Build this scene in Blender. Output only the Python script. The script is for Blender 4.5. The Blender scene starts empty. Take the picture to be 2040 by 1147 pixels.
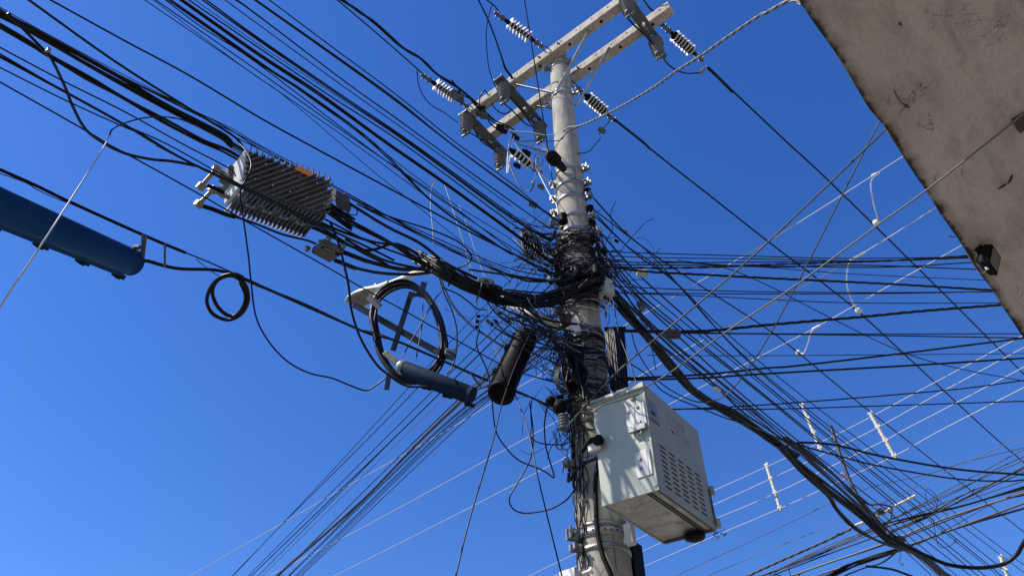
import bpy, math, random
from mathutils import Vector, Matrix
V = Vector
R = math.radians
random.seed(7)
C = bpy.context.scene.collection
sc = bpy.context.scene

# ------------------------------------------------------------------ camera
S2 = math.sqrt(.5); F = 1480.0; CX = 1020.0; CY = 573.5; ZC = 1.6
cd = bpy.data.cameras.new('camera'); cam = bpy.data.objects.new('camera', cd); C.objects.link(cam)
cam.location = (0, 0, ZC); cam.rotation_euler = (R(135), 0, 0)
cd.sensor_width = 36; cd.lens = 36*F/2040; cd.clip_start = .05; cd.clip_end = 5000
sc.camera = cam

# ------------------------------------------------------------------ sky and sun
SUN_EL = R(48); SH = V((-.976, -.216)).normalized()
w = bpy.data.worlds.new('World'); sc.world = w; w.use_nodes = True
nt = w.node_tree; nt.nodes.clear()
sky = nt.nodes.new('ShaderNodeTexSky'); sky.sky_type = 'NISHITA'; sky.sun_disc = False
sky.sun_elevation = SUN_EL; sky.sun_rotation = math.atan2(SH.x, SH.y)
sky.air_density = 1.0; sky.dust_density = .15; sky.ozone_density = 3.0; sky.altitude = 700
hs = nt.nodes.new('ShaderNodeHueSaturation'); hs.inputs['Saturation'].default_value = 1.29; hs.inputs['Hue'].default_value = .515
bg = nt.nodes.new('ShaderNodeBackground'); bg.inputs['Strength'].default_value = .146
wo = nt.nodes.new('ShaderNodeOutputWorld')
nt.links.new(sky.outputs[0], hs.inputs['Color']); nt.links.new(hs.outputs[0], bg.inputs['Color']); nt.links.new(bg.outputs[0], wo.inputs[0])
sl = bpy.data.lights.new('sun', 'SUN'); sl.energy = 5.0; sl.angle = R(.5); sl.color = (1, .925, .82)
so = bpy.data.objects.new('sun', sl); C.objects.link(so)
sd = V((SH.x*math.cos(SUN_EL), SH.y*math.cos(SUN_EL), math.sin(SUN_EL)))
so.rotation_euler = sd.to_track_quat('Z', 'Y').to_euler(); so.location = sd*40
sc.view_settings.view_transform = 'Standard'; sc.view_settings.look = 'None'
sc.view_settings.exposure = 0.5; sc.view_settings.gamma = 1
sc.render.engine = 'CYCLES'

# ------------------------------------------------------------------ geometry helpers
def ray(x, y):
    a = (x-CX)/F; u = (CY-y)/F
    return V((a, S2*(1-u), S2*(1+u)))
def P(x, y, t): return V((0, 0, ZC)) + ray(x, y)*t
def dep(y, d):          # d<0: vertical plane at distance |d|; d>0: height d
    u = (CY-y)/F
    return -d/(S2*(1-u)) if d < 0 else (d-ZC)/(S2*(1+u))
def Q(x, y, d): return P(x, y, dep(y, d))

class MB:
    def __init__(s): s.v = []; s.f = []; s.s = []
    def add(s, vs, fs, sm=False):
        o = len(s.v); s.v += [tuple(p) for p in vs]
        for f in fs: s.f.append(tuple(i+o for i in f)); s.s.append(sm)
        return s
    def box(s, c, ax, ay, az):       # centre and three half vectors
        c, ax, ay, az = V(c), V(ax), V(ay), V(az)
        vs = [c+ax*i+ay*j+az*k for k in (-1, 1) for j in (-1, 1) for i in (-1, 1)]
        fs = [(0, 2, 3, 1), (4, 5, 7, 6), (0, 1, 5, 4), (2, 6, 7, 3), (0, 4, 6, 2), (1, 3, 7, 5)]
        if ax.cross(ay).dot(az) < 0: fs = [f[::-1] for f in fs]
        return s.add(vs, fs)
    def para(s, o, a, b, c):         # corner and three edges
        o, a, b, c = V(o), V(a), V(b), V(c)
        return s.box(o+(a+b+c)/2, a/2, b/2, c/2)
    def tube(s, pts, r, n=8, caps=True, closed=False):
        pts = [V(p) for p in pts]; m = len(pts)
        rr = r if isinstance(r, (list, tuple)) else [r]*m
        tg = []
        for i in range(m):
            a = pts[(i-1) % m] if closed else pts[max(i-1, 0)]
            b = pts[(i+1) % m] if closed else pts[min(i+1, m-1)]
            d = (b-a); tg.append(d.normalized() if d.length > 1e-9 else V((0, 0, 1)))
        up = V((0, 0, 1)) if abs(tg[0].z) < .9 else V((1, 0, 0))
        nrm = tg[0].cross(up).normalized(); vs = []
        for i in range(m):
            nrm = (nrm - tg[i]*nrm.dot(tg[i]))
            nrm = nrm.normalized() if nrm.length > 1e-6 else tg[i].orthogonal().normalized()
            bn = tg[i].cross(nrm)
            for k in range(n):
                a = 2*math.pi*k/n
                vs.append(pts[i]+(nrm*math.cos(a)+bn*math.sin(a))*rr[i])
        fs = []
        for i in range(m if closed else m-1):
            j = (i+1) % m
            for k in range(n):
                l = (k+1) % n
                fs.append((i*n+k, i*n+l, j*n+l, j*n+k))
        s.add(vs, fs, True)
        if caps and not closed:
            s.add(vs[:n], [tuple(range(n))[::-1]]); s.add(vs[-n:], [tuple(range(n))])
        return s
    def lathe(s, o, ax, prof, n=20, sm=True):    # prof: (distance along axis, radius)
        o = V(o); ax = V(ax).normalized(); a = ax.orthogonal().normalized(); b = ax.cross(a); vs = []
        for h, r in prof:
            for k in range(n):
                t = 2*math.pi*k/n; vs.append(o+ax*h+(a*math.cos(t)+b*math.sin(t))*max(r, 1e-4))
        fs = [(i*n+k, i*n+(k+1) % n, (i+1)*n+(k+1) % n, (i+1)*n+k) for i in range(len(prof)-1) for k in range(n)]
        s.add(vs, fs, sm)
        s.add(vs[:n], [tuple(range(n))[::-1]]); s.add(vs[-n:], [tuple(range(n))])
        return s
    def bolt(s, o, ax, r, h): return s.lathe(o, ax, [(0, r), (h, r)], 6, False)
    def build(s, name, mat, parent=None, bevel=0):
        me = bpy.data.meshes.new(name); me.from_pydata(s.v, [], s.f)
        me.polygons.foreach_set('use_smooth', s.s); me.materials.append(mat); me.update()
        o = bpy.data.objects.new(name, me); C.objects.link(o)
        if parent: o.parent = parent; o.matrix_parent_inverse = parent.matrix_world.inverted()
        if bevel:
            m = o.modifiers.new('bevel', 'BEVEL'); m.width = bevel; m.segments = 2; m.limit_method = 'ANGLE'; m.angle_limit = R(40)
        return o
def tag(o, label, cat, group=None, kind=None):
    o['label'] = label; o['category'] = cat
    if group: o['group'] = group
    if kind: o['kind'] = kind
    return o
def thing(name, label, cat, loc=(0, 0, 0), group=None):
    o = bpy.data.objects.new(name, None); C.objects.link(o); o.empty_display_size = .1
    o.matrix_world = Matrix.Translation(V(loc)); o.location = V(loc)
    return tag(o, label, cat, group)
def struct(o): o['kind'] = 'structure'; return o
def spline(pts, step=6):             # catmull rom through n-vectors
    out = []; n = len(pts)
    for i in range(n-1):
        p0 = pts[max(i-1, 0)]; p1 = pts[i]; p2 = pts[i+1]; p3 = pts[min(i+2, n-1)]
        if i == 0: p0 = [2*a-b for a, b in zip(p1, p2)]
        if i == n-2: p3 = [2*a-b for a, b in zip(p2, p1)]
        for k in range(step):
            t = k/step
            out.append([.5*((2*b)+(-a+c)*t+(2*a-5*b+4*c-d)*t*t+(-a+3*b-3*c+d)*t**3) for a, b, c, d in zip(p0, p1, p2, p3)])
    out.append(list(pts[-1])); return out

# ------------------------------------------------------------------ materials
def mat(name, col, rough=.5, metal=0., noise=0., nscale=8., bump=0., bscale=40., col2=None, spec=.5, dirt=None):
    m = bpy.data.materials.new(name); m.use_nodes = True; t = m.node_tree
    b = t.nodes['Principled BSDF']; b.inputs['Roughness'].default_value = rough; b.inputs['Metallic'].default_value = metal
    b.inputs['Specular IOR Level'].default_value = spec
    tc = t.nodes.new('ShaderNodeTexCoord')
    n = t.nodes.new('ShaderNodeTexNoise'); n.inputs['Scale'].default_value = nscale; n.inputs['Detail'].default_value = 6; n.inputs['Roughness'].default_value = .62
    t.links.new(tc.outputs['Object'], n.inputs['Vector'])
    mr = t.nodes.new('ShaderNodeMapRange'); mr.inputs[1].default_value = .33; mr.inputs[2].default_value = .67
    t.links.new(n.outputs['Fac'], mr.inputs[0])
    mx = t.nodes.new('ShaderNodeMix'); mx.data_type = 'RGBA'
    c2 = col2 or tuple(c*(1-noise) for c in col)
    mx.inputs[6].default_value = (*c2, 1); mx.inputs[7].default_value = (*col, 1)
    t.links.new(mr.outputs[0], mx.inputs[0]); out = mx.outputs[2]
    if dirt:
        dc, ds, lo, hi = dirt
        n2 = t.nodes.new('ShaderNodeTexNoise'); n2.inputs['Scale'].default_value = ds; n2.inputs['Detail'].default_value = 9; n2.inputs['Roughness'].default_value = .7
        t.links.new(tc.outputs['Object'], n2.inputs['Vector'])
        m2 = t.nodes.new('ShaderNodeMapRange'); m2.inputs[1].default_value = lo; m2.inputs[2].default_value = hi
        t.links.new(n2.outputs['Fac'], m2.inputs[0])
        x2 = t.nodes.new('ShaderNodeMix'); x2.data_type = 'RGBA'; x2.inputs[7].default_value = (*dc, 1)
        t.links.new(m2.outputs[0], x2.inputs[0]); t.links.new(out, x2.inputs[6]); out = x2.outputs[2]
    t.links.new(out, b.inputs['Base Color'])
    rr = t.nodes.new('ShaderNodeMapRange'); rr.inputs[3].default_value = max(rough-.12, 0); rr.inputs[4].default_value = min(rough+.12, 1)
    t.links.new(n.outputs['Fac'], rr.inputs[0]); t.links.new(rr.outputs[0], b.inputs['Roughness'])
    if bump:
        n3 = t.nodes.new('ShaderNodeTexNoise'); n3.inputs['Scale'].default_value = bscale; n3.inputs['Detail'].default_value = 6
        t.links.new(tc.outputs['Object'], n3.inputs['Vector'])
        bp = t.nodes.new('ShaderNodeBump'); bp.inputs['Strength'].default_value = bump; bp.inputs['Distance'].default_value = .01
        t.links.new(n3.outputs['Fac'], bp.inputs['Height']); t.links.new(bp.outputs[0], b.inputs['Normal'])
    return m
M = {}
M['black'] = mat('black_cable', (.005, .005, .0055), .42, noise=.4, nscale=20, spec=.24)
M['blackm'] = mat('black_matte', (.008, .008, .0085), .6, noise=.4, nscale=25, spec=.09)
M['dark'] = mat('dark_weathered_wire', (.045, .045, .05), .5, noise=.5, nscale=15)
M['grey'] = mat('grey_wire', (.11, .115, .125), .55, .0, noise=.2, nscale=20)
M['alu'] = mat('aluminium_wire', (.46, .47, .48), .55, .0, noise=.12, nscale=30)
M['white'] = mat('white_wire', (.66, .66, .64), .5, noise=.12, nscale=30)
M['rope'] = mat('white_plastic_spacer', (.58, .58, .55), .6, noise=.35, nscale=50, bump=.4, bscale=90)
M['cream'] = mat('cream_sleeve', (.62, .56, .38), .55, noise=.35, nscale=18)
M['brass'] = mat('dull_brass', (.33, .30, .22), .45, .35, noise=.4, nscale=30)
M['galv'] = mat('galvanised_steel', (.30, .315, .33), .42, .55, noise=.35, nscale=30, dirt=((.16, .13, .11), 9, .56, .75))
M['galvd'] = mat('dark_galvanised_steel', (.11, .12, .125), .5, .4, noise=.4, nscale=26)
M['slate'] = mat('grey_blue_painted_steel', (.065, .08, .105), .55, .2, noise=.35, nscale=12)
M['blue'] = mat('faded_blue_plastic', (.006, .055, .175), .6, noise=.4, nscale=7, col2=(.006, .036, .11), dirt=((.02, .06, .12), 4, .5, .8), spec=.08, bump=.15, bscale=30)
M['blue2'] = mat('grey_blue_plastic', (.007, .024, .052), .75, noise=.4, nscale=9, dirt=((.018, .028, .042), 8, .5, .8), spec=.06, bump=.15, bscale=30)
M['poly'] = mat('white_polymer_shed', (.58, .58, .56), .45, noise=.2, nscale=25)
M['polyg'] = mat('grey_ribbed_polymer', (.085, .09, .10), .5, noise=.3, nscale=20)
M['amp'] = mat('cast_aluminium_housing', (.135, .145, .16), .6, .2, noise=.4, nscale=14, dirt=((.06, .055, .05), 10, .5, .72))
M['ampl'] = mat('pale_cast_endcap', (.62, .60, .54), .55, .1, noise=.2, nscale=14)
M['box'] = mat('pale_green_grey_paint', (.375, .41, .345), .5, noise=.12, nscale=5, dirt=((.25, .26, .235), 6, .54, .85))
M['boxin'] = mat('worn_galvanised_sheet', (.50, .505, .475), .5, .2, noise=.35, nscale=6, dirt=((.16, .145, .12), 11, .50, .72))
M['plate'] = mat('white_plate', (.58, .58, .56), .5, noise=.12, nscale=12, dirt=((.25, .2, .16), 30, .64, .8))
M['orange'] = mat('orange_tag', (.85, .27, .02), .5, noise=.25, nscale=20)
M['lampw'] = mat('white_lamp_shell', (.58, .58, .56), .45, noise=.15, nscale=10)
M['glass'] = mat('dusty_lamp_cover', (.20, .19, .17), .3, noise=.25, nscale=14)
M['tag'] = mat('dark_blue_tag', (.02, .03, .09), .5, noise=.2)
M['sticker'] = mat('blue_grey_sticker', (.22, .29, .42), .5, noise=.2, nscale=12)
M['red'] = mat('rusty_bolt', (.075, .035, .025), .7, noise=.5, nscale=30)
M['scr'] = mat('faint_pencil_scribble', (.31, .34, .32), .6)
M['chars'] = mat('pale_lettering', (.55, .53, .48), .6)

def concrete(name, c1, c2, stain, sc_=5., crack=True, lime=.5):
    m = bpy.data.materials.new(name); m.use_nodes = True; t = m.node_tree; L = t.links.new
    b = t.nodes['Principled BSDF']; b.inputs['Roughness'].default_value = .88; b.inputs['Specular IOR Level'].default_value = .25
    tc = t.nodes.new('ShaderNodeTexCoord')
    def noise(s, d=8, r=.65, vec=None):
        n = t.nodes.new('ShaderNodeTexNoise'); n.inputs['Scale'].default_value = s; n.inputs['Detail'].default_value = d; n.inputs['Roughness'].default_value = r
        L(vec or tc.outputs['Object'], n.inputs['Vector']); return n.outputs['Fac']
    def rng(x, a, bb, c=0, d=1):
        n = t.nodes.new('ShaderNodeMapRange'); [n.inputs[i].__setattr__('default_value', v) for i, v in zip((1, 2, 3, 4), (a, bb, c, d))]
        L(x, n.inputs[0]); return n.outputs[0]
    def mix(f, a, bcol):
        n = t.nodes.new('ShaderNodeMix'); n.data_type = 'RGBA'; L(f, n.inputs[0])
        if isinstance(a, tuple): n.inputs[6].default_value = (*a, 1)
        else: L(a, n.inputs[6])
        n.inputs[7].default_value = (*bcol, 1); return n.outputs[2]
    mp = t.nodes.new('ShaderNodeMapping'); mp.inputs['Scale'].default_value = (1, 1, .16); L(tc.outputs['Object'], mp.inputs['Vector'])
    col = mix(rng(noise(sc_), .3, .7), c1, c2)
    col = mix(rng(noise(sc_*3.2, 9, .72, mp.outputs[0]), .50, .74, 0, .85), col, stain)
    col = mix(rng(noise(sc_*6, 7, .75), .56, .66, 0, .45), col, stain)
    col = mix(rng(noise(60, 3, .6), .58, .8, 0, .5), col, tuple(x*.55 for x in c1))
    L(col, b.inputs['Base Color'])
    bp = t.nodes.new('ShaderNodeBump'); bp.inputs['Strength'].default_value = .5; bp.inputs['Distance'].default_value = .006
    L(noise(55, 8, .7), bp.inputs['Height']); L(bp.outputs[0], b.inputs['Normal'])
    return m
M['pole'] = concrete('pole_concrete', (.235, .215, .18), (.41, .38, .325), (.10, .09, .072))
M['arm'] = concrete('crossarm_concrete', (.29, .265, .22), (.47, .44, .375), (.11, .095, .08), 9)
M['pave'] = concrete('pavement_concrete', (.33, .295, .245), (.41, .37, .31), (.25, .22, .185), 2)
M['wall'] = concrete('rendered_wall', (.22, .20, .17), (.27, .25, .21), (.16, .14, .12), 2)
M['asph'] = mat('asphalt', (.055, .054, .052), .9, noise=.35, nscale=3, bump=.5, bscale=120)
M['kerb'] = concrete('kerb_concrete', (.36, .35, .33), (.44, .43, .40), (.24, .23, .21), 3)

# soffit: weathered render with mould along the edge; local x runs along the edge, y goes inward
def soffit_mat():
    m = bpy.data.materials.new('weathered_soffit_render'); m.use_nodes = True; t = m.node_tree; L = t.links.new
    b = t.nodes['Principled BSDF']; b.inputs['Roughness'].default_value = .93; b.inputs['Specular IOR Level'].default_value = .146
    tc = t.nodes.new('ShaderNodeTexCoord'); sp = t.nodes.new('ShaderNodeSeparateXYZ'); L(tc.outputs['Object'], sp.inputs[0])
    def noise(s, d=8, r=.65, dist=0, vec=None):
        n = t.nodes.new('ShaderNodeTexNoise'); n.inputs['Scale'].default_value = s; n.inputs['Detail'].default_value = d; n.inputs['Roughness'].default_value = r; n.inputs['Distortion'].default_value = dist
        L(vec or tc.outputs['Object'], n.inputs['Vector']); return n.outputs['Fac']
    def rng(x, a, bb, c=0, d=1):
        n = t.nodes.new('ShaderNodeMapRange'); [n.inputs[i].__setattr__('default_value', v) for i, v in zip((1, 2, 3, 4), (a, bb, c, d))]
        L(x, n.inputs[0]); return n.outputs[0]
    def math_(op, a, bb):
        n = t.nodes.new('ShaderNodeMath'); n.operation = op
        for i, x in enumerate((a, bb)):
            if isinstance(x, (int, float)): n.inputs[i].default_value = x
            else: L(x, n.inputs[i])
        return n.outputs[0]
    def mix(f, a, bcol):
        n = t.nodes.new('ShaderNodeMix'); n.data_type = 'RGBA'; L(f, n.inputs[0])
        if isinstance(a, tuple): n.inputs[6].default_value = (*a, 1)
        else: L(a, n.inputs[6])
        n.inputs[7].default_value = (*bcol, 1); return n.outputs[2]
    col = mix(rng(noise(1.1, 9, .66, .5), .36, .64), (.47, .435, .375), (.62, .58, .51))
    mp = t.nodes.new('ShaderNodeMapping'); mp.inputs['Scale'].default_value = (2.2, 7, 3); mp.inputs['Rotation'].default_value = (0, 0, .5); L(tc.outputs['Object'], mp.inputs['Vector'])
    col = mix(rng(noise(1.5, 10, .7, .5, mp.outputs[0]), .48, .68, 0, .6), col, (.29, .255, .205))
    col = mix(rng(noise(3.1, 10, .78, 1.0), .54, .74, 0, .2), col, (.20, .17, .13))
    col = mix(rng(noise(90, 4, .6), .55, .8, 0, .35), col, (.26, .23, .19))
    # cracks: thin contour of a distorted noise, only inside patches
    n1 = noise(2.3, 9, .62, 1.5); ab = math_('ABSOLUTE', math_('SUBTRACT', n1, .5), 0)
    crack = math_('MULTIPLY', rng(ab, 0, .0035, 1, 0), rng(noise(1.1, 2), .53, .62))
    col = mix(rng(noise(26, 6, .7), .45, .75, 0, .35), col, (.33, .29, .24))
    col = mix(math_('MULTIPLY', crack, .26), col, (.05, .042, .035))
    # mould and flaking along the free edge
    edge = math_('ADD', sp.outputs['Y'], math_('MULTIPLY', math_('SUBTRACT', noise(7, 10, .75), .5), -.12))
    col = mix(rng(edge, .055, .01, 0, .6), col, (.075, .068, .055))
    col = mix(rng(edge, .022, .004, 0, .9), col, (.022, .018, .016))
    L(col, b.inputs['Base Color'])
    bp = t.nodes.new('ShaderNodeBump'); bp.inputs['Strength'].default_value = 1; bp.inputs['Distance'].default_value = .03
    hsum = math_('ADD', math_('MULTIPLY', noise(70, 6, .7), .35), math_('ADD', math_('MULTIPLY', noise(6, 8, .6, .8), 1.0), math_('MULTIPLY', crack, -.3)))
    L(hsum, bp.inputs['Height']); L(bp.outputs[0], b.inputs['Normal'])
    return m
M['soffit'] = soffit_mat()

# ------------------------------------------------------------------ street frame
AX = V((.777, -.629, 0)).normalized()     # along the crossarms, towards the building
LX = V((.629, .777, 0)).normalized()      # along the street
PX, PY = .527, 4.10
def prad(z): return .151-(z-3.41)*.0077
def onpole(z, az=0, out=0): # az: degrees from facing the camera, positive to the right
    f = V((-PX, -PY, 0)).normalized(); rt = V((-f.y, f.x, 0))
    a = R(az); d = f*math.cos(a)+rt*math.sin(a)
    return V((PX, PY, z))+d*(prad(z)+out), d
def zpole(y, Y=3.96): return Q(CX, y, -Y).z

# ground, road, kerb, pavement
g = MB(); g.add([(-900, -900, -.02), (900, -900, -.02), (900, 900, -.02), (-900, 900, -.02)], [(0, 1, 2, 3)])
struct(g.build('ground', M['asph']))
def strip(n0, n1, z0, z1, l0=-60, l1=60):   # band along the street, offsets measured along AX from the pole
    o = V((PX, PY, 0)); m = MB(); a = AX; b = LX
    m.box(o+a*(n0+n1)/2+b*(l0+l1)/2+V((0, 0, (z0+z1)/2)), a*(n1-n0)/2, b*(l1-l0)/2, V((0, 0, (z1-z0)/2))); return m
struct(strip(-9.5, -.62, -.016, -.004).build('road', M['asph']))
struct(strip(-.60, -.45, -.1, .13).build('kerb', M['kerb'], bevel=.015))
struct(strip(-.447, 9, -.1, .125).build('pavement', M['pave']))
struct(strip(-12.5, -9.52, -.1, .125).build('pavement', M['pave']))

# ------------------------------------------------------------------ building canopy and wall
ex = V((.68, .733, 0)).normalized(); ey = V((ex.y, -ex.x, 0))
e0 = Q(1590, 0, 4.6)
zs = 4.6
bl = thing('building', 'rendered building with a broad weathered concrete canopy slab overhead', 'building', (e0.x, e0.y, 0))
bl.rotation_euler = (0, 0, math.atan2(ex.y, ex.x)); bpy.context.view_layer.update()
def local_box(name, x0, x1, y0, y1, z0, z1, m, bevel=0, mirror=True):
    mb = MB(); mb.box(((x0+x1)/2, (y0+y1)/2, (z0+z1)/2), ((x1-x0)/2, 0, 0), (0, (y1-y0)/2, 0), (0, 0, (z1-z0)/2))
    o = mb.build(name, m, None, bevel); o.parent = bl; return o
# local y inward must be -y after rotation (ey points right of ex), so scale through negative coordinates
M['soffit'].node_tree
def canopy():
    nx, ny = 90, 4; mb = MB(); vs = []; rnd = random.Random(3)
    xs = [-7+i*.14 for i in range(101)]
    jag = [(rnd.random()-.5)*.010+.004*math.sin(i*1.7) for i in range(101)]
    prof = lambda j: [(0+j, zs+.004), (.006+j*.5, zs), (3.4, zs), (3.4, zs+.22), (0+j*.5, zs+.22)]
    for x, j in zip(xs, jag):
        for y, z in prof(j): vs.append((x, -y, z))
    fs = []
    for i in range(100):
        for k in range(5):
            l = (k+1) % 5; fs.append((i*5+k, (i+1)*5+k, (i+1)*5+l, i*5+l))
    fs += [tuple(range(5)), tuple(500+i for i in range(5))[::-1]]
    mb.add(vs, fs); o = mb.build('canopy_slab', M['soffit']); o.parent = bl
    return o
can = canopy()
# the soffit texture measures its edge along +y: flip through a mapping node
_t = M['soffit'].node_tree
_sp = [n for n in _t.nodes if n.bl_idname == 'ShaderNodeSeparateXYZ'][0]
_m = _t.nodes.new('ShaderNodeMapping'); _m.inputs['Scale'].default_value = (1, -1, 1)
_tc = [n for n in _t.nodes if n.bl_idname == 'ShaderNodeTexCoord'][0]
_t.links.new(_tc.outputs['Object'], _m.inputs['Vector']); _t.links.new(_m.outputs[0], _sp.inputs[0])
local_box('wall', -7, 7, -3.6, -3.4, 0, 8.5, M['wall'])
for xx in (-4.5, -1.2, 2.1, 5.0):
    sh = local_box('shop_shutter', xx-1.1, xx+1.1, -3.398, -3.37, .15, 3.0, M['galv'])
    mb = MB()
    for k in range(18): mb.box((xx, -3.36, .25+k*.155), (1.1, 0, 0), (0, .012, 0), (0, 0, .02))
    q = mb.build('slat', M['galvd']); q.parent = sh
for xx in (-4.5, -1.2, 2.1, 5.0):
    fr = local_box('window', xx-.6, xx+.6, -3.398, -3.36, 5.6, 6.9, M['lampw'])
    p_ = local_box('pane', xx-.54, xx+.54, -3.358, -3.35, 5.66, 6.84, M['glass']); p_.parent = fr

# spots on the canopy: rusted hole, flaked notch, hanging flake
def soff(px, py, dz=0): return Q(px, py, zs-dz)
def flat(name, pts, m, th=.004, dz=.002, parent=None):
    top = [soff(x, y, dz) for x, y in pts]; n = len(top)
    bot = [p-V((0, 0, th)) for p in top]; mb = MB()
    mb.add(top+bot, [tuple(range(n)), tuple(range(n, 2*n))[::-1]]+[(i, (i+1) % n, n+(i+1) % n, n+i) for i in range(n)])
    o = mb.build(name, m)
    if parent: o.parent = parent; o.matrix_parent_inverse = parent.matrix_world.inverted()
    return o
bpy.context.view_layer.update()
M['flake'] = mat('peeling_render_flake', (.07, .06, .05), .9, noise=.4, nscale=40)
for pts in ([(2018, 347), (2013, 352), (2010, 359), (2006, 365), (2009, 365), (2015, 358)], [(2004, 366), (1996, 370), (1987, 376), (1997, 372), (2005, 367)],
            [(1790, 202), (1800, 209), (1806, 214), (1813, 214), (1808, 210)], [(1790, 45), (1795, 47), (1797, 49), (1793, 51), (1789, 48)],
            [(1782, 178), (1784, 186), (1790, 195), (1793, 202), (1788, 196), (1783, 187)]):
    flat('render_flake', pts, M['flake'], .006, .002, bl)

# ------------------------------------------------------------------ utility pole
pole = thing('utility_pole', 'tall round tapered concrete utility pole loaded with cables beside the canopy', 'utility pole', (PX, PY, 0))
mb = MB(); nz = 40; ns = 40; vs = []; ztop = 9.36
for i in range(nz+1):
    z = .1+(ztop-.1)*i/nz
    for k in range(ns):
        a = 2*math.pi*k/ns; r = prad(z)
        vs.append((PX+r*math.cos(a), PY+r*math.sin(a), z))
fs = [(i*ns+k, i*ns+(k+1) % ns, (i+1)*ns+(k+1) % ns, (i+1)*ns+k) for i in range(nz) for k in range(ns)]
mb.add(vs, fs, True); mb.add(vs[-ns:], [tuple(range(ns))])
mb.build('shaft', M['pole'], pole)
# mould seams of the cast pole
mb = MB(); M['seam'] = mat('dark_seam', (.10, .09, .08), .9)
p_ = [onpole(3.2+i*.2, 24, .0005)[0] for i in range(30)]
mb.tube(p_, .0028, 5); p_ = [onpole(3.2+i*.2, -128, .0005)[0] for i in range(30)]; mb.tube(p_, .0028, 5)
for z in (8.55,): mb.tube([V((PX+(prad(z)+.0004)*math.cos(a*.196), PY+(prad(z)+.0004)*math.sin(a*.196), z)) for a in range(32)], .0022, 4, closed=True)
mb.build('mould_seam', M['seam'], pole)

def band(py, h=.035, lug=(68, -110), matn='galv', holes=False, z=None, r_extra=.004):
    z = z or zpole(py); mb = MB(); n = 40
    vs = []
    for (zz, rr) in ((z-h/2, 0), (z-h/2, r_extra+.004), (z+h/2, r_extra+.004), (z+h/2, 0)):
        for k in range(n):
            a = 2*math.pi*k/n; r = prad(z)+rr; vs.append((PX+r*math.cos(a), PY+r*math.sin(a), zz))
    mb.add(vs, [(i*n+k, i*n+(k+1) % n, (i+1)*n+(k+1) % n, (i+1)*n+k) for i in range(3) for k in range(n)], True)
    o = mb.build('clamp_band', M[matn], pole)
    for az in lug:
        mb = MB()
        p, d = onpole(z, az, .0); tn = V((-d.y, d.x, 0))
        for s in (-1, 1):
            mb.box(p+d*.035+tn*s*.013, d*.04, tn*.0035, V((0, 0, h*.62)))
            mb.box(p+d*.072+tn*s*.020+V((0, 0, .004)), d*.006, tn*.010, V((0, 0, h*.62)))
        mb.lathe(p+d*.045-tn*.05, tn, [(0, .007), (.1, .007)], 8)
        mb.bolt(p+d*.045-tn*.038, tn, .014, .012); mb.bolt(p+d*.045+tn*.024, tn, .014, .012)
        mb.build('clamp_bolt', M['galv'], o)
    if holes:
        mb = MB()
        for k in range(14):
            p, d = onpole(z, -70+k*13, .0085); mb.lathe(p, d, [(0, .006), (.0015, .006)], 8)
        mb.build('strap_hole', M['blackm'], o)
    return o
for y in (327, 356, 383): band(y, .045, (62, -115))
band(421, .045, (66, -75)); band(448, .05, (75,))
band(119, .03, (50, -70)); band(176, .03, (60, -100))
for y, hh in ((648, False), (664, True), (700, True), (768, False), (787, False)): band(y, .04, (), 'slate', hh)
band(1040, .022, ()); band(1055, .055, (-58,), 'galv', True); band(1086, .03, (-50,)); band(912, .03, (-60,))
# bracket block carrying the lower strap end
mb = MB(); z = zpole(1058); p, d = onpole(z, 62, .03); tn = V((-d.y, d.x, 0))
mb.box(p-d*.01, d*.035, tn*.025, V((0, 0, .06))); mb.build('bracket', M['plate'], pole, .004)

# ------------------------------------------------------------------ crossarms
def crossarm(off, label, seed):
    o = V((PX, PY, 9.25))+LX*off
    t = thing('crossarm', label, 'crossarm', o, 'concrete crossarms at the pole top')
    w2, h2 = .052, .075
    mb = MB(); mb.box(o, AX*1.3, LX*w2, V((0, 0, h2))); b = mb.build('beam', M['arm'], t, .008)
    mb = MB()
    for k in range(-6, 7):
        if k == 0: continue
        q = o+AX*(k*.205-.04)
        mb.lathe(q-LX*(w2+.0012)+V((0, 0, .01)), -LX, [(0, .011), (.0015, .011)], 10)
        if k % 2: mb.lathe(q+AX*.08-V((0, 0, h2+.0012)), V((0, 0, -1)), [(0, .017), (.0015, .017)], 12)
    mb.build('bolt_hole', M['blackm'], b)
    mb = MB()
    for k in (-1.05, -.13, .13, .95):
        q = o+AX*k; mb.lathe(q-LX*(w2+.03), LX, [(0, .008), (2*w2+.06, .008)], 8)
        for s in (-1, 1):
            mb.box(q+LX*s*(w2+.003), AX*.015, LX*.002, V((0, 0, .015))); mb.bolt(q+LX*(s*(w2+.005)), LX*s, .011, .010)
    mb.build('through_bolt', M['galvd'], t)
    return t
crossarm(-.14, 'near concrete crossarm, the one passing in front of the pole top', 1)
crossarm(.232, 'far concrete crossarm, the one passing behind the pole top', 2)
def bar(p, q, wd, th, m, name, label, cat, group=None, bend=0):
    d = (q-p).normalized(); s = d.cross(V((0, 0, 1))).normalized(); u = s.cross(d)
    mb = MB(); mb.box((p+q)/2, (q-p)/2, s*wd/2, u*th/2)
    for e in (p, q): mb.bolt(e-u*.01, u, .012, .03)
    return tag(mb.build(name, m, None, .0015), label, cat, group)
ctr = V((PX, PY, 0)); zb = zpole(176); gb = 'flat steel crossarm braces'
pf = ctr-LX*.135+V((0, 0, zb)); pb = ctr+LX*.14+V((0, 0, zb))
zu = 9.25-.08
bar(pf-AX*.03, ctr-LX*.14-AX*.52+V((0, 0, zu)), .034, .006, M['galv'], 'crossarm_brace', 'flat steel brace running left from the pole band to the near crossarm', 'brace', gb)
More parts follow.
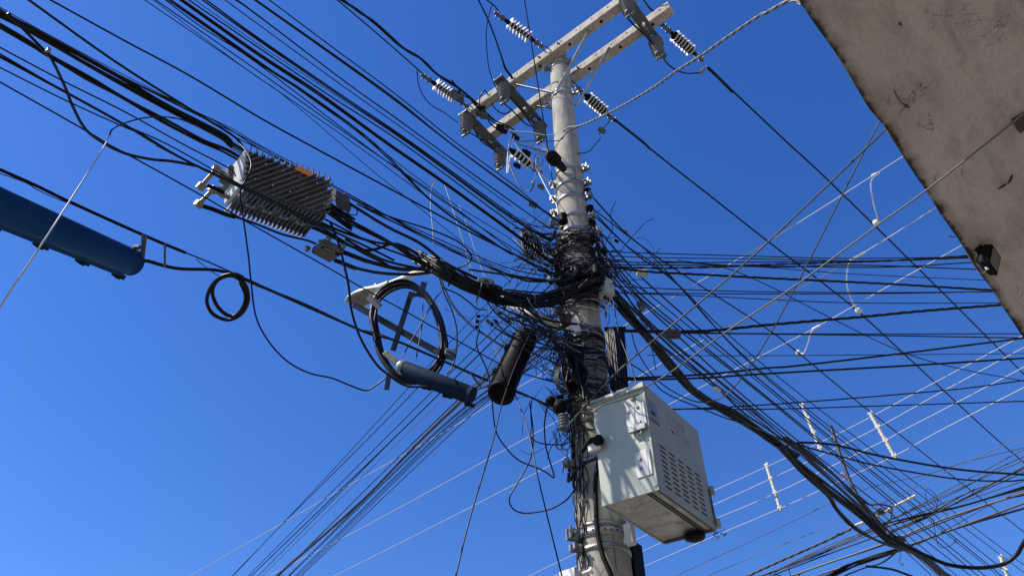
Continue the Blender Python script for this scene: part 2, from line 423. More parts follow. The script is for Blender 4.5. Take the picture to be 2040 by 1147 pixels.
bar(pf+AX*.03, ctr-LX*.14+AX*.50+V((0, 0, zu)), .034, .006, M['galv'], 'crossarm_brace', 'flat steel brace running up right across the pole top to the near crossarm', 'brace', gb)
bar(pb+AX*.08, ctr+LX*.17+AX*.55+V((0, 0, zu+.02)), .034, .006, M['galv'], 'crossarm_brace', 'flat steel brace running up right behind the pole to the far crossarm', 'brace', gb)
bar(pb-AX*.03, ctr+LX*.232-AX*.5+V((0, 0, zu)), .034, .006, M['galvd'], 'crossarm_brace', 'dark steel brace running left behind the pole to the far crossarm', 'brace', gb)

# ------------------------------------------------------------------ slotted channels with ribbed hanging insulators
def ribbed(o, label, sc_=1., grp='grey ribbed insulators hanging from the slotted steel channels'):
    t = thing('ribbed_insulator', label, 'insulator', o, grp)
    dn = V((0, 0, -1)); prof = [(0, .03), (0, .062)]
    for k in range(6):
        h = .010+k*.047; r = .078-.0028*k
        prof += [(h, r-.030), (h+.018, r), (h+.025, r), (h+.030, r-.030)]
    prof += [(.300, .05), (.315, .035)]
    prof = [(h*sc_, r*sc_) for h, r in prof]
    mb = MB(); mb.lathe(o, dn, prof, 24); mb.build('ribbed_body', M['polyg'], t)
    mb = MB(); b = o+dn*.315*sc_
    mb.lathe(b, dn, [(0, .022), (.03, .022), (.03, .012), (.055, .012)], 10)
    mb.box(b+dn*.035, AX*.045, LX*.012, V((0, 0, .006))); mb.bolt(b+dn*.03+AX*.03, dn, .012, .03); mb.bolt(b+dn*.03-AX*.03, dn, .012, .03)
    mb.build('terminal', M['galvd'], t)
    return t
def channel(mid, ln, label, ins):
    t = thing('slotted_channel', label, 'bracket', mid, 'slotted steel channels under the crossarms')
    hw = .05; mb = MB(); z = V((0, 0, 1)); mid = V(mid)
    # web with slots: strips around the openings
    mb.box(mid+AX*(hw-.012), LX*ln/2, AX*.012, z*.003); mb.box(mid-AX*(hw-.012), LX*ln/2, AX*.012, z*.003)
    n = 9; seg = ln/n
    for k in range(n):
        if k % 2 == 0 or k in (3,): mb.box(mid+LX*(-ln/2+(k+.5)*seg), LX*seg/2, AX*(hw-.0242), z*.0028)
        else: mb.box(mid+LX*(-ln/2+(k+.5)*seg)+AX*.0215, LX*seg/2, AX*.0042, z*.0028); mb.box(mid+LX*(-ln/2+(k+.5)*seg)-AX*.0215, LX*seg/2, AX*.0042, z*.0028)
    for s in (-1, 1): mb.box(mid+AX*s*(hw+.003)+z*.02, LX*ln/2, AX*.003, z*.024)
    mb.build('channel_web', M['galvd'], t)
    mb = MB()
    for k in (-.28, -.2, .12, .2, .3): mb = MB(); mb.bolt(mid+LX*ln*k-z*.004, -z, .012, .016); mb.lathe(mid+LX*ln*k, -z, [(0, .006), (.035, .006)], 8); mb.build('channel_bolt', M['galv'], t)
    for f_, lb in ins: ribbed(mid+LX*ln*f_-z*.004, lb)
zc = 9.25-.075-.05
def cmid(p0, p1): return (Q(p0[0], p0[1], zc)+Q(p1[0], p1[1], zc))/2
channel(cmid((923, 226), (1006, 312)), .80, 'slotted steel channel at the left ends of the crossarms', [(-.40, 'ribbed insulator under the near arm at its far left end'), (.36, 'ribbed insulator under the left end of the far arm')])
channel(cmid((990, 158), (1084, 256)), .86, 'slotted steel channel under the crossarms just left of the pole', [(-.36, 'ribbed insulator under the near arm just left of the pole'), (.40, 'ribbed insulator hanging right beside the pole left edge, behind the far arm')])
channel(cmid((1232, -12), (1316, 88)), .80, 'slotted steel channel under the right end of the crossarms', [(-.34, 'ribbed insulator at the top frame edge under the near arm'), (.38, 'ribbed insulator under the right end of the far arm')])

# ------------------------------------------------------------------ polymer strain insulators
def strain(p0, p1, d, nsh, label, wpx=27, core=.42):
    a = Q(*p0, d); b = Q(*p1, d); ax = (b-a).normalized(); ln = (b-a).length
    r = wpx*.5*dep((p0[1]+p1[1])/2, d)/F
    t = thing('strain_insulator', label, 'insulator', (a+b)/2, 'white polymer strain insulators on the power wires')
    mb = MB(); step = ln/nsh
    for k in range(nsh):
        c = a+ax*(k+.5)*step; q = r*(1 if k % 2 == 0 or nsh < 7 else .93)
        mb.lathe(c-ax*step*.2, ax, [(0, .40*r), (step*.03, .6*r), (step*.10, q*.97), (step*.14, q), (step*.20, q), (step*.24, q*.95), (step*.27, .6*r), (step*.36, .40*r)], 22)
    mb.build('shed_stack', M['poly'], t)
    mb = MB(); mb.lathe(a-ax*.05, ax, [(0, .018), (.04, .024), (.05, r*core), (ln+.05, r*core), (ln+.06, .024), (ln+.10, .018)], 12)
    mb.build('core_rod', M['blackm'], t)
    return t, a, b, ax
def shackle(p, ax, name='dead_end_clamp', label='', ln=.14):
    ax = ax.normalized(); s = ax.cross(V((0, 0, 1))).normalized(); u = s.cross(ax); mb = MB()
    mb.lathe(p, ax, [(0, .012), (.01, .026), (.05, .028), (.06, .014), (ln*.6, .014), (ln*.62, .024), (ln*.9, .02), (ln, .008)], 10)
    mb.box(p+ax*.035, ax*.012, s*.034, u*.01); mb.bolt(p+ax*ln*.7-s*.035, s, .01, .07); mb.bolt(p+ax*.03-u*.035, u, .009, .07)
    return tag(mb.build(name, M['galvd'], None), label, 'clamp', 'dead end clamps of the power wires')
def ringlink(p, ax, label, ln=.12):
    ax = ax.normalized(); s = ax.cross(V((0, 0, 1))).normalized(); pts = []
    for k in range(20):
        a = 2*math.pi*k/20; pts.append(p+ax*(ln/2+ln/2*math.cos(a))+s*.026*math.sin(a))
    mb = MB(); mb.tube(pts, .007, 6, closed=True)
    return tag(mb.build('shackle', M['galvd']), label, 'shackle', 'shackles joining insulators to the crossarms')
gi = [((1013, 45), (1056, 76), 9.28, 7, 'white strain insulator above the near crossarm left of the pole top', (994, 24), (1075, 98)),
      ((866, 167), (908, 196), 9.24, 8, 'white strain insulator off the far left end of the near crossarm', (842, 148), (925, 213)),
      ((1170, 193), (1206, 224), 9.16, 7, 'white strain insulator just right of the pole below the far crossarm', (1150, 178), (1217, 233)),
      ((1342, 70), (1379, 103), 9.25, 7, 'white strain insulator off the right end of the far crossarm', (1330, 58), (1392, 118))]
for p0, p1, d, n_, lb, q0, q1 in gi:
    t, a, b, ax = strain(p0, p1, d, n_, lb, 26, .36 if p0[0] < 1100 else .66)
    shackle(a-ax*.05, -ax, label='dead end clamp on the left end of the '+' '.join(lb.split()[2:9]))
    shackle(b+ax*.05, ax, label='dead end clamp on the right end of the '+' '.join(lb.split()[2:9]))
    if p0[0] == 1013 or p0[0] == 866: ringlink(b+ax*.17, ax, 'shackle at the right end of the '+' '.join(lb.split()[2:9]))
    else: ringlink(a-ax*.17, -ax, 'shackle at the left end of the '+' '.join(lb.split()[2:9]))
t, a, b, ax = strain((1022, 302), (1058, 330), 8.35, 5, 'small white insulator hanging beside the pole below the crossarms', 24, .55)
shackle(b+ax*.03, ax, label='clamp between the small white insulator and the pole band')

# black spool insulator reaching from the pole to the upper left
t = thing('spool_insulator', 'black spool insulator sticking out left of the pole above the bands', 'insulator', Q(1120, 333, -3.95))
a = Q(1122, 336, -3.97); b = Q(1096, 309, -3.70); ax = (b-a); ln = ax.length; ax.normalize()
mb = MB(); mb.lathe(a, ax, [(0, .034), (ln*.5, .036), (ln*.55, .04)], 18); mb.build('sleeve', M['blackm'], t)
mb = MB(); mb.lathe(a+ax*ln*.55, ax, [(0, .045), (ln*.1, .060), (ln*.16, .04), (ln*.24, .058), (ln*.30, .058), (ln*.36, .036), (ln*.42, .05), (ln*.47, .03)], 20); mb.build('ribbed_head', M['blackm'], t)

# ------------------------------------------------------------------ cables
TB = {'a': (0, 0), 'b': (510, 0), 'c': (0, 286), 'd': (510, 286), 'e': (1020, 0), 'f': (1020, 286), 'g': (1530, 0), 'h': (1530, 286),
      'i': (510, 572), 'j': (1020, 572), 'k': (1530, 572), 'l': (360, 861), 'm': (760, 861), 'n': (1250, 861), 'o': (1530, 861)}
def parse(s):
    base = None; out = []
    for tok in s.split():
        if tok[0].isalpha():
            base = None if tok[0] == 'w' else TB[tok[0]]; tok = tok[1:]
        dd = None
        if '@' in tok: tok, dd = tok.split('@'); dd = float(dd)
        x, y = map(float, tok.split(','))
        if base: x, y = base[0]+x/4, base[1]+y/4
        out.append((x, y, dd))
    return out
def path3(s, jit=(0, 0), ext=True, step=5, wob=0):
    pts = parse(s); n = len(pts); L = [0]
    for i in range(1, n): L.append(L[-1]+math.hypot(pts[i][0]-pts[i-1][0], pts[i][1]-pts[i-1][1]))
    kn = [(L[i], 1/dep(pts[i][1], pts[i][2])) for i in range(n) if pts[i][2] is not None]
    def inv(l):
        for (l0, v0), (l1, v1) in zip(kn, kn[1:]):
            if l <= l1: return v0+(v1-v0)*(l-l0)/max(l1-l0, 1e-6)
        return kn[-1][1]
    rows = []
    for i in range(n):
        fr = L[i]/max(L[-1], 1)
        jx = jit[0]+random.gauss(0, wob); jy = jit[1]+random.gauss(0, wob)
        rows.append([pts[i][0]+jx, pts[i][1]+jy, inv(L[i])])
    sp = spline(rows, step)
    out = [P(x, y, 1/v) for x, y, v in sp]; tm = 1/inv(L[-1]*.5)
    if ext:
        for end in (0, -1):
            x, y = pts[end][:2]
            over = x > 1835 and 250 < y < 720          # runs on above the canopy to the building wall
            if x < 8 or y < 8 or x > 2032 or y > 1139 or over:
                p = out[end]; q = out[4 if end == 0 else -5]; d = (p-q).normalized()
                if over and x < 2032: ks = (.8, 1.6, 2.6)
                elif y > 1139 and p.z > 4.5: ks = (2, 7, 15); d.z *= .4
                elif x > 2032 and p.z > 4.4: ks = (2, 6, 11); d.z *= .4
                elif y > 1139: ks = (.8, 1.6, 2.2)
                else: ks = (1.5, 4, 8); d.z *= .5
                new = [p+d*k for k in ks]
                new = [V((v.x, v.y, max(v.z, 2.2))) for v in new]
                out = new[::-1]+out if end == 0 else out+new
    return out, tm
ncab = 0
ORD = 'first second third fourth fifth sixth seventh eighth ninth tenth eleventh twelfth thirteenth fourteenth fifteenth sixteenth seventeenth eighteenth nineteenth'.split()
def cable(wpx, label, s, m='black', group=None, twist=0, jit=(0, 0), ext=True, name='cable', cat='cable', wob=0, step=5):
    global ncab; ncab += 1
    pts, tm = path3(s, jit, ext, step, wob)
    r = max(wpx, 1.3)*.5*tm/F; mb = MB()
    if twist:
        # resample evenly then lay the strands round each other
        res = [pts[0]]; acc = 0; stp = r*2.2
        for p, q in zip(pts, pts[1:]):
            d = (q-p).length; k = max(1, int(d/stp))
            for i in range(1, k+1): res.append(p.lerp(q, i/k))
        lay = r*twist*2; tot = 0; strands = [[] for _ in range(3 if wpx > 4.5 else 2)]; ns_ = len(strands)
        up = V((0, 0, 1))
        for i, p in enumerate(res):
            tg = (res[min(i+1, len(res)-1)]-res[max(i-1, 0)]).normalized(); s_ = tg.cross(up).normalized(); u_ = s_.cross(tg)
            if i: tot += (p-res[i-1]).length
            for k in range(ns_):
                a = tot/lay*2*math.pi+k*2*math.pi/ns_
                strands[k].append(p+(s_*math.cos(a)+u_*math.sin(a))*r*.52)
        for st in strands: mb.tube(st, r*.52, 6)
    else: mb.tube(pts, r, 6 if wpx < 5 else 8)
    return tag(mb.build(name, M[m]), label, cat, group)
def bundle(n, wpx, spread, label, s, m='black', group=None, wob=1.2, **k):
    for i in range(n):
        a = random.uniform(0, 6.28); q = spread*math.sqrt((i+.5)/n)
        cable(wpx*random.uniform(.8, 1.15), label, s, m, group, jit=(math.cos(a)*q, math.sin(a)*q), wob=wob, **k)

# --- thick communication bundles, left side, from the left edge past the amplifier to the pole
gA = 'cables of the upper thick left bundle'
bundle(7, 5.2, 8, 'black cable in the thickest bundle entering at the upper left edge', 'a-40,95@5.6 170,205 430,350 900,612 1300,838 1750,1080 w463,292@5.55 w540,335 w640,400@5.55 w700,440@5.5', group=gA)
gB = 'cables of the second thick left bundle'
bundle(5, 5, 5, 'black cable in the second thick left bundle, running into the amplifier end', 'a-40,190@5.55 200,320 370,430 700,625 1000,790 1300,960 1600,1120 w455,305@5.5 w540,355 w640,415 w700,455@5.45', group=gB)
bundle(3, 2.2, 9, 'thin black cable riding just above the thick upper left bundle', 'a-20,75@5.65 280,250 900,585 1500,890 1850,1070 d0,25 300,190@5.5 740,428 1400,780 2030,1060@-4.0', group='thin cables above the thick left bundle')
cable(2.6, 'thin black cable passing close above the finned amplifier and down to the pole', 'a20,95@5.7 900,575 1700,960 d0,25 300,190 730,420 1100,600 1700,870 2040,1000 f300,1060@-3.95')
cable(5, 'thick lone black cable entering at the top left corner, merging behind the amplifier', 'a215,-8@5.9 900,480 1500,862 1760,1020 1900,1120 w500,318@5.6 w560,352@5.6')
cable(4, 'long lone black cable from the top left running far above the amplifier to the pole', 'a385,-8@6.3 1000,330 1500,600 2040,920 d400,0 1100,380 1700,700 2040,870 f270,1010 500,1090@-3.95', wob=.4)
cable(3.2, 'thin black cable at the left, topmost of the lower left group', 'a-10,375@5.2 490,640 1000,895 1440,1140 c1820,195 w470,352@5.3')
cable(3, 'thin black cable at the left passing across the front of the amplifier', 'a-10,425@4.9 500,722 960,980 1320,1144 c1700,210 2040,395 d400,620 700,780@5.2 1050,960@5.3')
cable(5, 'black cable pair sagging across the amplifier front, the thicker of those at left', 'a-10,448@4.9 540,745 1000,1000 1240,1144 c1540,165 1950,352 d340,560 620,700 900,830 1100,930@5.2')
cable(4.5, 'black cable lashed under the thicker cable across the amplifier', 'c1240,10@5 1560,180 1960,372 d360,590 600,720 850,870 1150,1010@5.25', wob=.8)
cable(3, 'thin black cable at left bending in to join the ones crossing the amplifier', 'a-10,535@4.9 500,790 960,1000 1150,1080 c1400,90 1560,180@4.95')
cable(3, 'lowest thin black cable at the left, passing below the amplifier and behind the cable coil', 'a-10,650@4.8 690,1045 c860,5 1050,105 1600,410 2040,665 d560,980 830,1140 i1170,180 1460,345 1940,610 2039,660 w1100,760@-4.1')
cable(6, 'drooping thick black cable dropping off the left bundle and curving back into it', 'a60,105@5.5 280,330 375,430@5.5 430,510 520,700 580,850 680,1030 830,1144@5.0 c1000,80 1200,125 1380,143 1560,178@4.95')
cable(3.5, 'straight pale grey cable slanting across the large blue tube to the left edge', 'w-12,630@3.2 c100,1144 190,1015 340,790@3.45 480,575 740,170 840,5@4.6 a870,1080@4.75', 'alu', name='cable')
cable(3, 'thin black cable arching up from the grey cable to the left bundle', 'a870,1080@4.75 910,1020 1080,955 1250,932 1430,950 1600,1020@5.3')
# clamp on left bundle
mb = MB(); p = Q(94, 102, 5.5); mb.bolt(p, (0, 0, 1), .009, .03); mb.tube([p+V((-.014, 0, 0)), p+V((.014, .01, .005))], .007, 8)
tag(mb.build('cable_clamp', M['galv']), 'small shiny clamp on the thick bundle at upper left', 'clamp')

# --- right of the amplifier into the main bundle
cable(6, 'thick black cable leaving the amplifier top right corner', 'd740,475@5.4 1040,660 1300,790 1480,930 1560,980 1780,1085@-3.45 2000,1200')
bundle(3, 5, 3, 'black cable in the tight pair leaving the middle of the amplifier right end', 'w560,370@5.5 d600,548@5.4 900,705 1100,810 1300,930 1440,1010 1700,1110@-3.45', group='tight cables right of the amplifier')
bundle(2, 5, 2.5, 'black cable sweeping from the amplifier lower right corner in a shallow sag', 'w590,415@5.45 d570,650@5.35 900,775 1150,820 1330,960 1480,1030@-3.45', group='sagging cables right of the amplifier')
cable(6, 'black cable curving below the amplifier right end and looping up', 'w590,440@5.4 d530,705@5.3 750,815 870,850 960,840 1080,800 1200,830 1400,960@-3.45')
cable(8, 'thick black sleeved cable leaving the small tap box on its upper right', 'd690,860@5.15 900,940 1150,1000 1350,1005 1600,1100@-3.45')
cable(9, 'short thick black sleeve at the upper right of the small tap box', 'd695,865@5.14 800,905 890,940@5.14', 'blackm')
cable(9, 'short thick black sleeve at the lower right of the small tap box', 'd630,930@5.12 720,965 795,995@5.12', 'blackm')
cable(6, 'black cable leaving the small tap box on its lower right in a flat curve', 'd620,930@5.12 800,992 1000,1032 1250,1042 1450,1030 1650,1110@-3.45')
cable(5, 'black cable between tap box and pole running through the middle of the fan', 'd710,760@5.2 1000,920 1300,995 1450,1010@-3.45')
cable(4, 'black cable fanning from under the amplifier into the main bundle', 'w580,400@5.4 d620,640@5.3 940,800 1200,900 1360,990@-3.45')
cable(3.5, 'black cable making a long loop right of the amplifier and curling back to the bundle', 'd850,505@5.4 1100,595 1400,690 1600,775 1700,865 1712,930 1620,990 1510,1005@-3.45')
cable(3, 'black cable below the loop running from the amplifier to the pole', 'd800,480@5.4 1000,580 1400,765 1700,920 1900,1000 2060,1050 f300,1090@-3.95')
cable(5, 'black cable dropping from the amplifier right end, past the street lamp into the coil bottom', 'd590,620@5.3 660,800 710,1000 740,1144 i760,180 830,400 950,600 1060,700 1200,785 1360,790@4.3')
cable(3.5, 'black cable hanging in a long droop from the amplifier to the coil cross', 'c1900,-5@5.4 1960,60 2000,150 1990,230 1930,340@4.95 1915,430 1945,640 1980,900 2000,1100 i0,235 100,430 250,590 430,685 600,722 750,782 870,822 940,790 1045,715@4.3')
gM = 'cables of the main black bundle at the pole'
bundle(19, 4.2, 14, 'black cable in the dense main bundle that sweeps in front of the pole', 'w835,512@-3.4 w880,542@-3.32 w930,570@-3.36 w975,590@-3.45 w1020,600@-3.6 w1070,603@-3.75 w1115,596 w1155,580 w1200,560@-3.9', group=gM, wob=3.8)
bundle(8, 5, 4, 'black cable in the dense main bundle that sweeps in front of the pole', 'w845,520@-3.4 w900,552@-3.35 w950,580@-3.45 w1000,598@-3.55 w1050,600@-3.68 w1100,585@-3.8 w1150,566 w1210,545@-3.95', group=gM, wob=3)
for k, s in enumerate(('f-20,1050@-3.8 200,1090 400,1095 650,1030 720,990@-3.85', 'd1700,1000@-3.9 f-20,1055 150,1100 420,1080 620,1020@-3.85', 'j-60,20@-3.8 200,45 400,30 560,-40 700,-110@-3.85',
                       'j-100,60@-3.8 150,90 380,70 520,-10 640,-80@-3.8', 'j-100,110@-3.8 160,135 380,120 500,50 560,-20 700,-60@-3.8', 'j-60,80@-3.85 300,125 450,80 540,0 600,-60@-3.78',
                       'f0,870@-3.8 270,1020 500,1060 760,1000@-3.85', 'f200,1000@-3.82 420,1040 560,1035 640,980 600,960 500,985@-3.78')):
    cable((4, 4, 3.5, 4, 4, 5, 3, 2.5)[k], 'black cable curving across the pole front where the main bundle meets it', s, group='cables curving across the pole front', wob=.8)

for i_, (x, y, d_, rr_t, dx) in enumerate(((900, 553, -3.34, .05, .5), (955, 581, -3.4, .06, .3), (1008, 600, -3.56, .055, .1), (1062, 603, -3.72, .05, 0), (1120, 594, -3.8, .045, -.3))):
    p = Q(x, y, d_); ax = V((.9, .25, -dx*.5)).normalized(); a_ = ax.orthogonal().normalized(); b_ = ax.cross(a_); mb = MB()
    mb.tube([p+(a_*math.cos(k*.524)+b_*math.sin(k*.524))*rr_t*(1+.12*math.sin(k*2.3)) for k in range(12)], .005, 6, closed=True)
    mb.tube([p+a_*rr_t, p+a_*rr_t*1.5+ax*.03, p+a_*rr_t*1.7+b_*.04], .003, 5)
    tag(mb.build('cable_tie', M['dark' if i_ % 2 else 'blackm']), ORD[i_]+' wire tie from the left around the main black bundle', 'tie', 'ties round the main bundle')

# --- street lines from the upper left to the pole
gU = 'straight cables from the top edge to the pole'
def ucab(wp, label, s, n=1, sp=1.5, m='black'):
    if n == 1: cable(wp, label, s, m, gU, wob=.4)
    else: bundle(n, wp, sp, label, s, m, gU, wob=.5)
ucab(2.6, 'uppermost black cable from the top edge to the pole, right of the thick pair', 'b100,-5@6.5 600,370 1100,740 1600,1144 d2040,320 f330,600@-3.95')
ucab(3, 'black cable of the tight pair second from the right among the top edge group', 'w500,-5@6.5 b30,28 560,400 1100,790 1545,1144 d2040,360 f380,625@-3.95', 2, 1.8)
ucab(3, 'black cable paired with a finer one, third line from the right in the top group', 'w465,-3@6.4 b0,115 700,650 1100,930 1390,1144 d2040,470 f300,680@-3.95', 2, 1.3)
ucab(2.2, 'thin black cable just left of the third line in the top edge group', 'w444,-3@6.4 b0,182 700,690 1340,1144 d2030,495@-3.98')
ucab(3, 'black cable in the heavy middle strand of the top edge group', 'w401,-3@6.3 b0,303 750,815 1230,1144 d2040,580 f320,780@-3.95', 4, 3)
ucab(1.5, 'very thin black wire just left of the heavy middle strand', 'w383,-3@6.3 b0,345 600,740 1210,1144 d2040,610@-3.98')
ucab(3, 'black cable left of the heavy middle strand', 'w370,-3@6.3 b0,370 600,775 1170,1144 d2040,640 f330,860@-3.95')
ucab(3.6, 'black cable in the thickest strand of the top edge group', 'w356,-3@6.2 b0,422 500,750 1045,1144 d1480,300 2040,705 f330,960@-3.95', 4, 3.2)
ucab(2.8, 'black cable in the pair left of the thickest strand', 'w333,-3@6.2 b0,480 400,745 940,1144 d1450,500 2040,880@-3.98', 3, 3)
ucab(2.4, 'black cable near the left side of the top edge group', 'w325,-3@6.2 a1600,215 b0,500 850,1144 d1400,400 2040,830 f320,1000@-3.95')
ucab(2.4, 'second black cable from the left in the top edge group', 'w305,-3@6.2 b0,560 830,1144 d1500,450 2040,855@-3.98')
ucab(2, 'leftmost thin black cable of the top edge group', 'w284,-3@6.2 a2040,608 b780,1144 d1400,450 2040,880@-3.98')
ucab(1.6, 'very thin wire that leaves the top edge group and slants across the long lone cable', 'w300,-3@6.15 w400,72 b0,610 200,745 670,1144 d970,250 1250,470 1650,790 2030,1100@-4.0')
cable(1.8, 'thin black wire running under the top edge group towards the pole', 'w337,-3@6.15 b0,472 500,830 900,1110 d930,0 1500,430 1990,735 f100,860 330,1000@-3.95', group=gU)
cable(2.2, 'thin black cable in the lower part of the left wires near the pole', 'd2040,980@-4.1 f150,1000 400,1060@-3.95')
cable(2, 'thin grey drop wire arching from the top edge group down to the main bundle', 'd1450,268@-4.2 1400,360 1392,500 1405,640 1415,800@-4.0', 'grey')
cable(1.6, 'thin wire falling from the same point and slanting right to the main bundle', 'd1490,290@-4.2 1560,500 1650,780 1730,1050@-4.0', 'dark')
cable(1.6, 'thin wire falling steeply right of the arching grey one', 'd1620,490@-4.2 1690,680 1770,920 1830,1080@-4.0', 'dark')

# --- medium voltage feeders, top centre
gT = 'heavy twisted feeder cables at the top'
cable(5, 'thick black feeder cable snaking from the top edge down to the left crossarm end', 'b670,-5@9.4 790,70 900,150 1060,290 1150,370 1300,460 1450,600 1600,695 1700,775 1760,850 1900,960@9.1', group=gT, twist=30)
cable(4.5, 'second thick black feeder cable winding round its twin to the left crossarm end', 'b690,-5@9.4 820,100 930,165 1050,270 1200,405 1330,480 1440,590 1560,660 1660,740 1800,860 1850,930@9.1', group=gT)
cable(3, 'black power wire ending at the strain insulator left of the crossarms', 'b640,-5@9.4 1000,300 1290,555 w842,148@9.24')
bundle(2, 3, 1.5, 'black cable of the pair dropping from the top edge to the near crossarm', 'b1768,-5@9.6 1850,170 1950,420 1990,540 2040,615 e30,680@9.2', group='cable pair at the top centre')
cable(3, 'black power wire ending at the strain insulator above the near crossarm', 'b1830,-5@9.4 1900,50 w994,24@9.28')
cable(2, 'thin jumper wire hanging down left of the pole top to the second insulator', 'b1880,40@9.3 1845,170 1835,320 1860,560 1930,740@9.1')
cable(2, 'thin jumper wire sagging from the left power wire to the crossarm end', 'b1285,560@9.25 1292,660 1330,760 1400,840 1500,900 1610,980@9.1')
cable(2.6, 'thin black wire dropping in front of both crossarms to the spool insulator', 'e98,-5@8.2 150,320 230,830 280,1144 f300,90@-3.75')
cable(2, 'thin black wire continuing from the spool insulator down along the pole left side', 'f300,170@-3.9 330,330 350,420 375,590@-3.9')
cable(2.4, 'jumper wire curling between the two crossarms left of the pole', 'b1780,830@9.2 1790,760 1825,725 1870,800 1900,860 1960,905 2010,900 2040,870@9.1')
for k, s in enumerate(('b1690,1050@9 1850,1144 w985,297@9', 'b1740,1040@9 1800,1130 1900,1200 w1010,330@9', 'b1650,760@9.15 1720,800 1800,900 1900,980 1960,1000@9.1', 'b1840,900@9.1 1900,960 2000,1000 2060,1040@9.1',
                       'b1980,830@9.1 2040,880 e100,980 150,1010@9', 'e-20,770@9.1 60,860 130,960 170,1020@9', 'b1560,640@9.2 1620,720 1650,800@9.1', 'b1840,940@9.1 1880,1000 1940,1030 2010,1010@9.1')):
    cable(3, 'short black jumper cable among the left crossarm insulators', s, group='jumpers on the left crossarm ends')
cable(3, 'black cable running from the left crossarm end to the spool insulator on the pole', 'b2030,1050@8.9 e60,1090 130,1140 w1060,292 w1088,315@-3.8')
cable(2.6, 'black wire looping under the left crossarm ends to a hanging connector', 'w1012,320@-4.4 f5,230 60,340 130,382 165,350 172,300@-4.2')
cable(2.6, 'black wire leading from the small white insulator to the pole', 'f140,180@-4.3 200,215 270,280 325,325@-3.98')
for k, s in enumerate(('f20,0@-4.4 60,50 150,140 170,190@-4.2', 'f175,190@-4.2 185,100 215,70 250,50 300,70@-3.9', 'f215,230@-4.2 210,130 195,105 180,180@-4.2', 'f230,180@-4.2 260,110 285,60@-4', 'f240,0@-4.1 290,60 310,80@-3.8',
                       'f290,0@-4.1 300,60 310,80@-3.8', 'f190,240@-4.2 180,290 175,330@-4.2', 'f180,30@-4.2 240,35 330,80@-3.9')):
    cable(1.8, 'thin tap wire among the small fittings left of the pole bands', s, 'dark', group='thin tap wires left of the pole bands')
cable(1.8, 'pale thin wire running down from the small fittings to the pole left edge', 'f205,220@-4.2 260,330 320,440 355,490 370,580@-3.92', 'white')
cable(2, 'pale looped wire above the small fittings left of the pole', 'f190,200@-4.2 190,120 200,100 215,125 212,200@-4.2', 'white')
cable(2.4, 'white tap wire pair hanging from the left crossarm end', 'w1022,264@9 w1014,285 w1011,320 w1010,345@-4.5', 'white')
cable(2.2, 'second white tap wire beside the one hanging from the left crossarm end', 'w1026,266@9 w1019,290 w1015,320 w1012,345@-4.5', 'white')

cable(6, 'twisted grey aluminium service cable from the canopy edge up past the pole top', 'g270,40@4.95 240,18 170,8 80,50 -5,100 e1960,135 1700,310 1500,450 1300,575 1150,685 950,805 750,912 550,1000 450,1015@-3.85', 'grey', twist=13)
cable(2.4, 'grey wire continuing from the twisted service cable across the pole to the left', 'e560,998@-3.85 450,1020 380,1055 280,1080 150,1055 0,1045 w1005,255@-4.3', 'grey')
cable(2, 'thin dark wire unwound from the service cable in front of the pole', 'e540,1010@-3.86 440,1055 395,1110 330,1125 f30,-10 280,75@-3.8', 'dark')
cable(2, 'thin dark jumper slanting down the pole front from the service cable', 'e440,1055@-3.9 380,1120 340,1180 310,1230@-3.85', 'dark')
cable(3, 'black jumper wire looping from the right hand ribbed insulator to the power wire', 'e1190,440@9.05 1240,510 1310,560 1400,587 1510,580@9.1')
cable(2.2, 'thin jumper wire below the right strain insulator down to the pole right edge', 'e790,950@9.0 740,1010 700,1060@-4.6 700,1110 670,1144 f610,65 530,80@-4.0')
cable(4, 'black tail from the upper right ribbed insulator', 'e890,110@8.95 960,190 1080,300 1160,390@8.95')
cable(4, 'black power wire crossing behind the top right crossarm', 'e1045,-5@9.5 1090,60 1140,105@9.3')

# --- power wires running off to the lower right
cable(3.2, 'black power wire from the insulator right of the pole towards the lower right', 'e820,950@9.1 1050,1144 f1300,200 1600,432 2040,780 k480,0 760,232 1180,620 1750,1144 o2040,240@8.6', wob=.3)
cable(3.2, 'black power wire from the top right insulator to the right edge', 'e1550,530@9.2 2040,990 h160,0 500,312 1350,1144 k2040,692@8.8', wob=.3)
cable(6, 'thicker wrapped section of the power wire at the top right', 'e1560,540@9.2 1650,625 1760,735@9.2', 'blackm')
cable(5, 'wrapped section of the power wire right of the pole', 'e820,955@9.1 900,1020 1040,1130 f1100,45@9.1', 'blackm')

# --- fan of lines leaving the pole for the lower right
gR = 'parallel thin cables fanning from the pole to the lower right'
cable(2.8, 'highest cable of the fan right of the pole, carrying a small pale clamp', 'w1175,386@-4.0 w1205,420 w1245,463 w1300,506 w1400,572 w1530,656 w1592,704 w1700,793 w1787,861 w2045,1063@6.6', group=gR)
fan = [('w1180,415', 'w1245,466 w1310,520', 750, 2045, 1143), ('w1182,420', 'w1250,490 w1330,548', 734, 2045, 1128), ('w1185,430', 'w1270,508 w1355,572', 757, 2020, 1150),
       ('w1185,450', 'w1255,530 w1330,600', 771, 2000, 1150), ('w1188,470', 'w1250,545 w1315,605', 776, 1994, 1150), ('w1190,490', 'w1240,545 w1300,605', 791, 1966, 1150),
       ('w1195,500', 'w1250,565 w1310,625', 796, 1955, 1150), ('w1200,515', 'w1260,580 w1330,650', 828, 1940, 1150), ('w1205,540', 'w1240,580 w1310,655', 836, 1912, 1150),
       ('w1205,560', 'w1250,610 w1320,690', 846, 1890, 1150), ('w1210,575', 'w1270,640 w1350,715', 850, 1874, 1150), ('w1205,530', 'w1236,570 w1300,650', 843, 1860, 1150)]
fan.sort(key=lambda f: f[2])
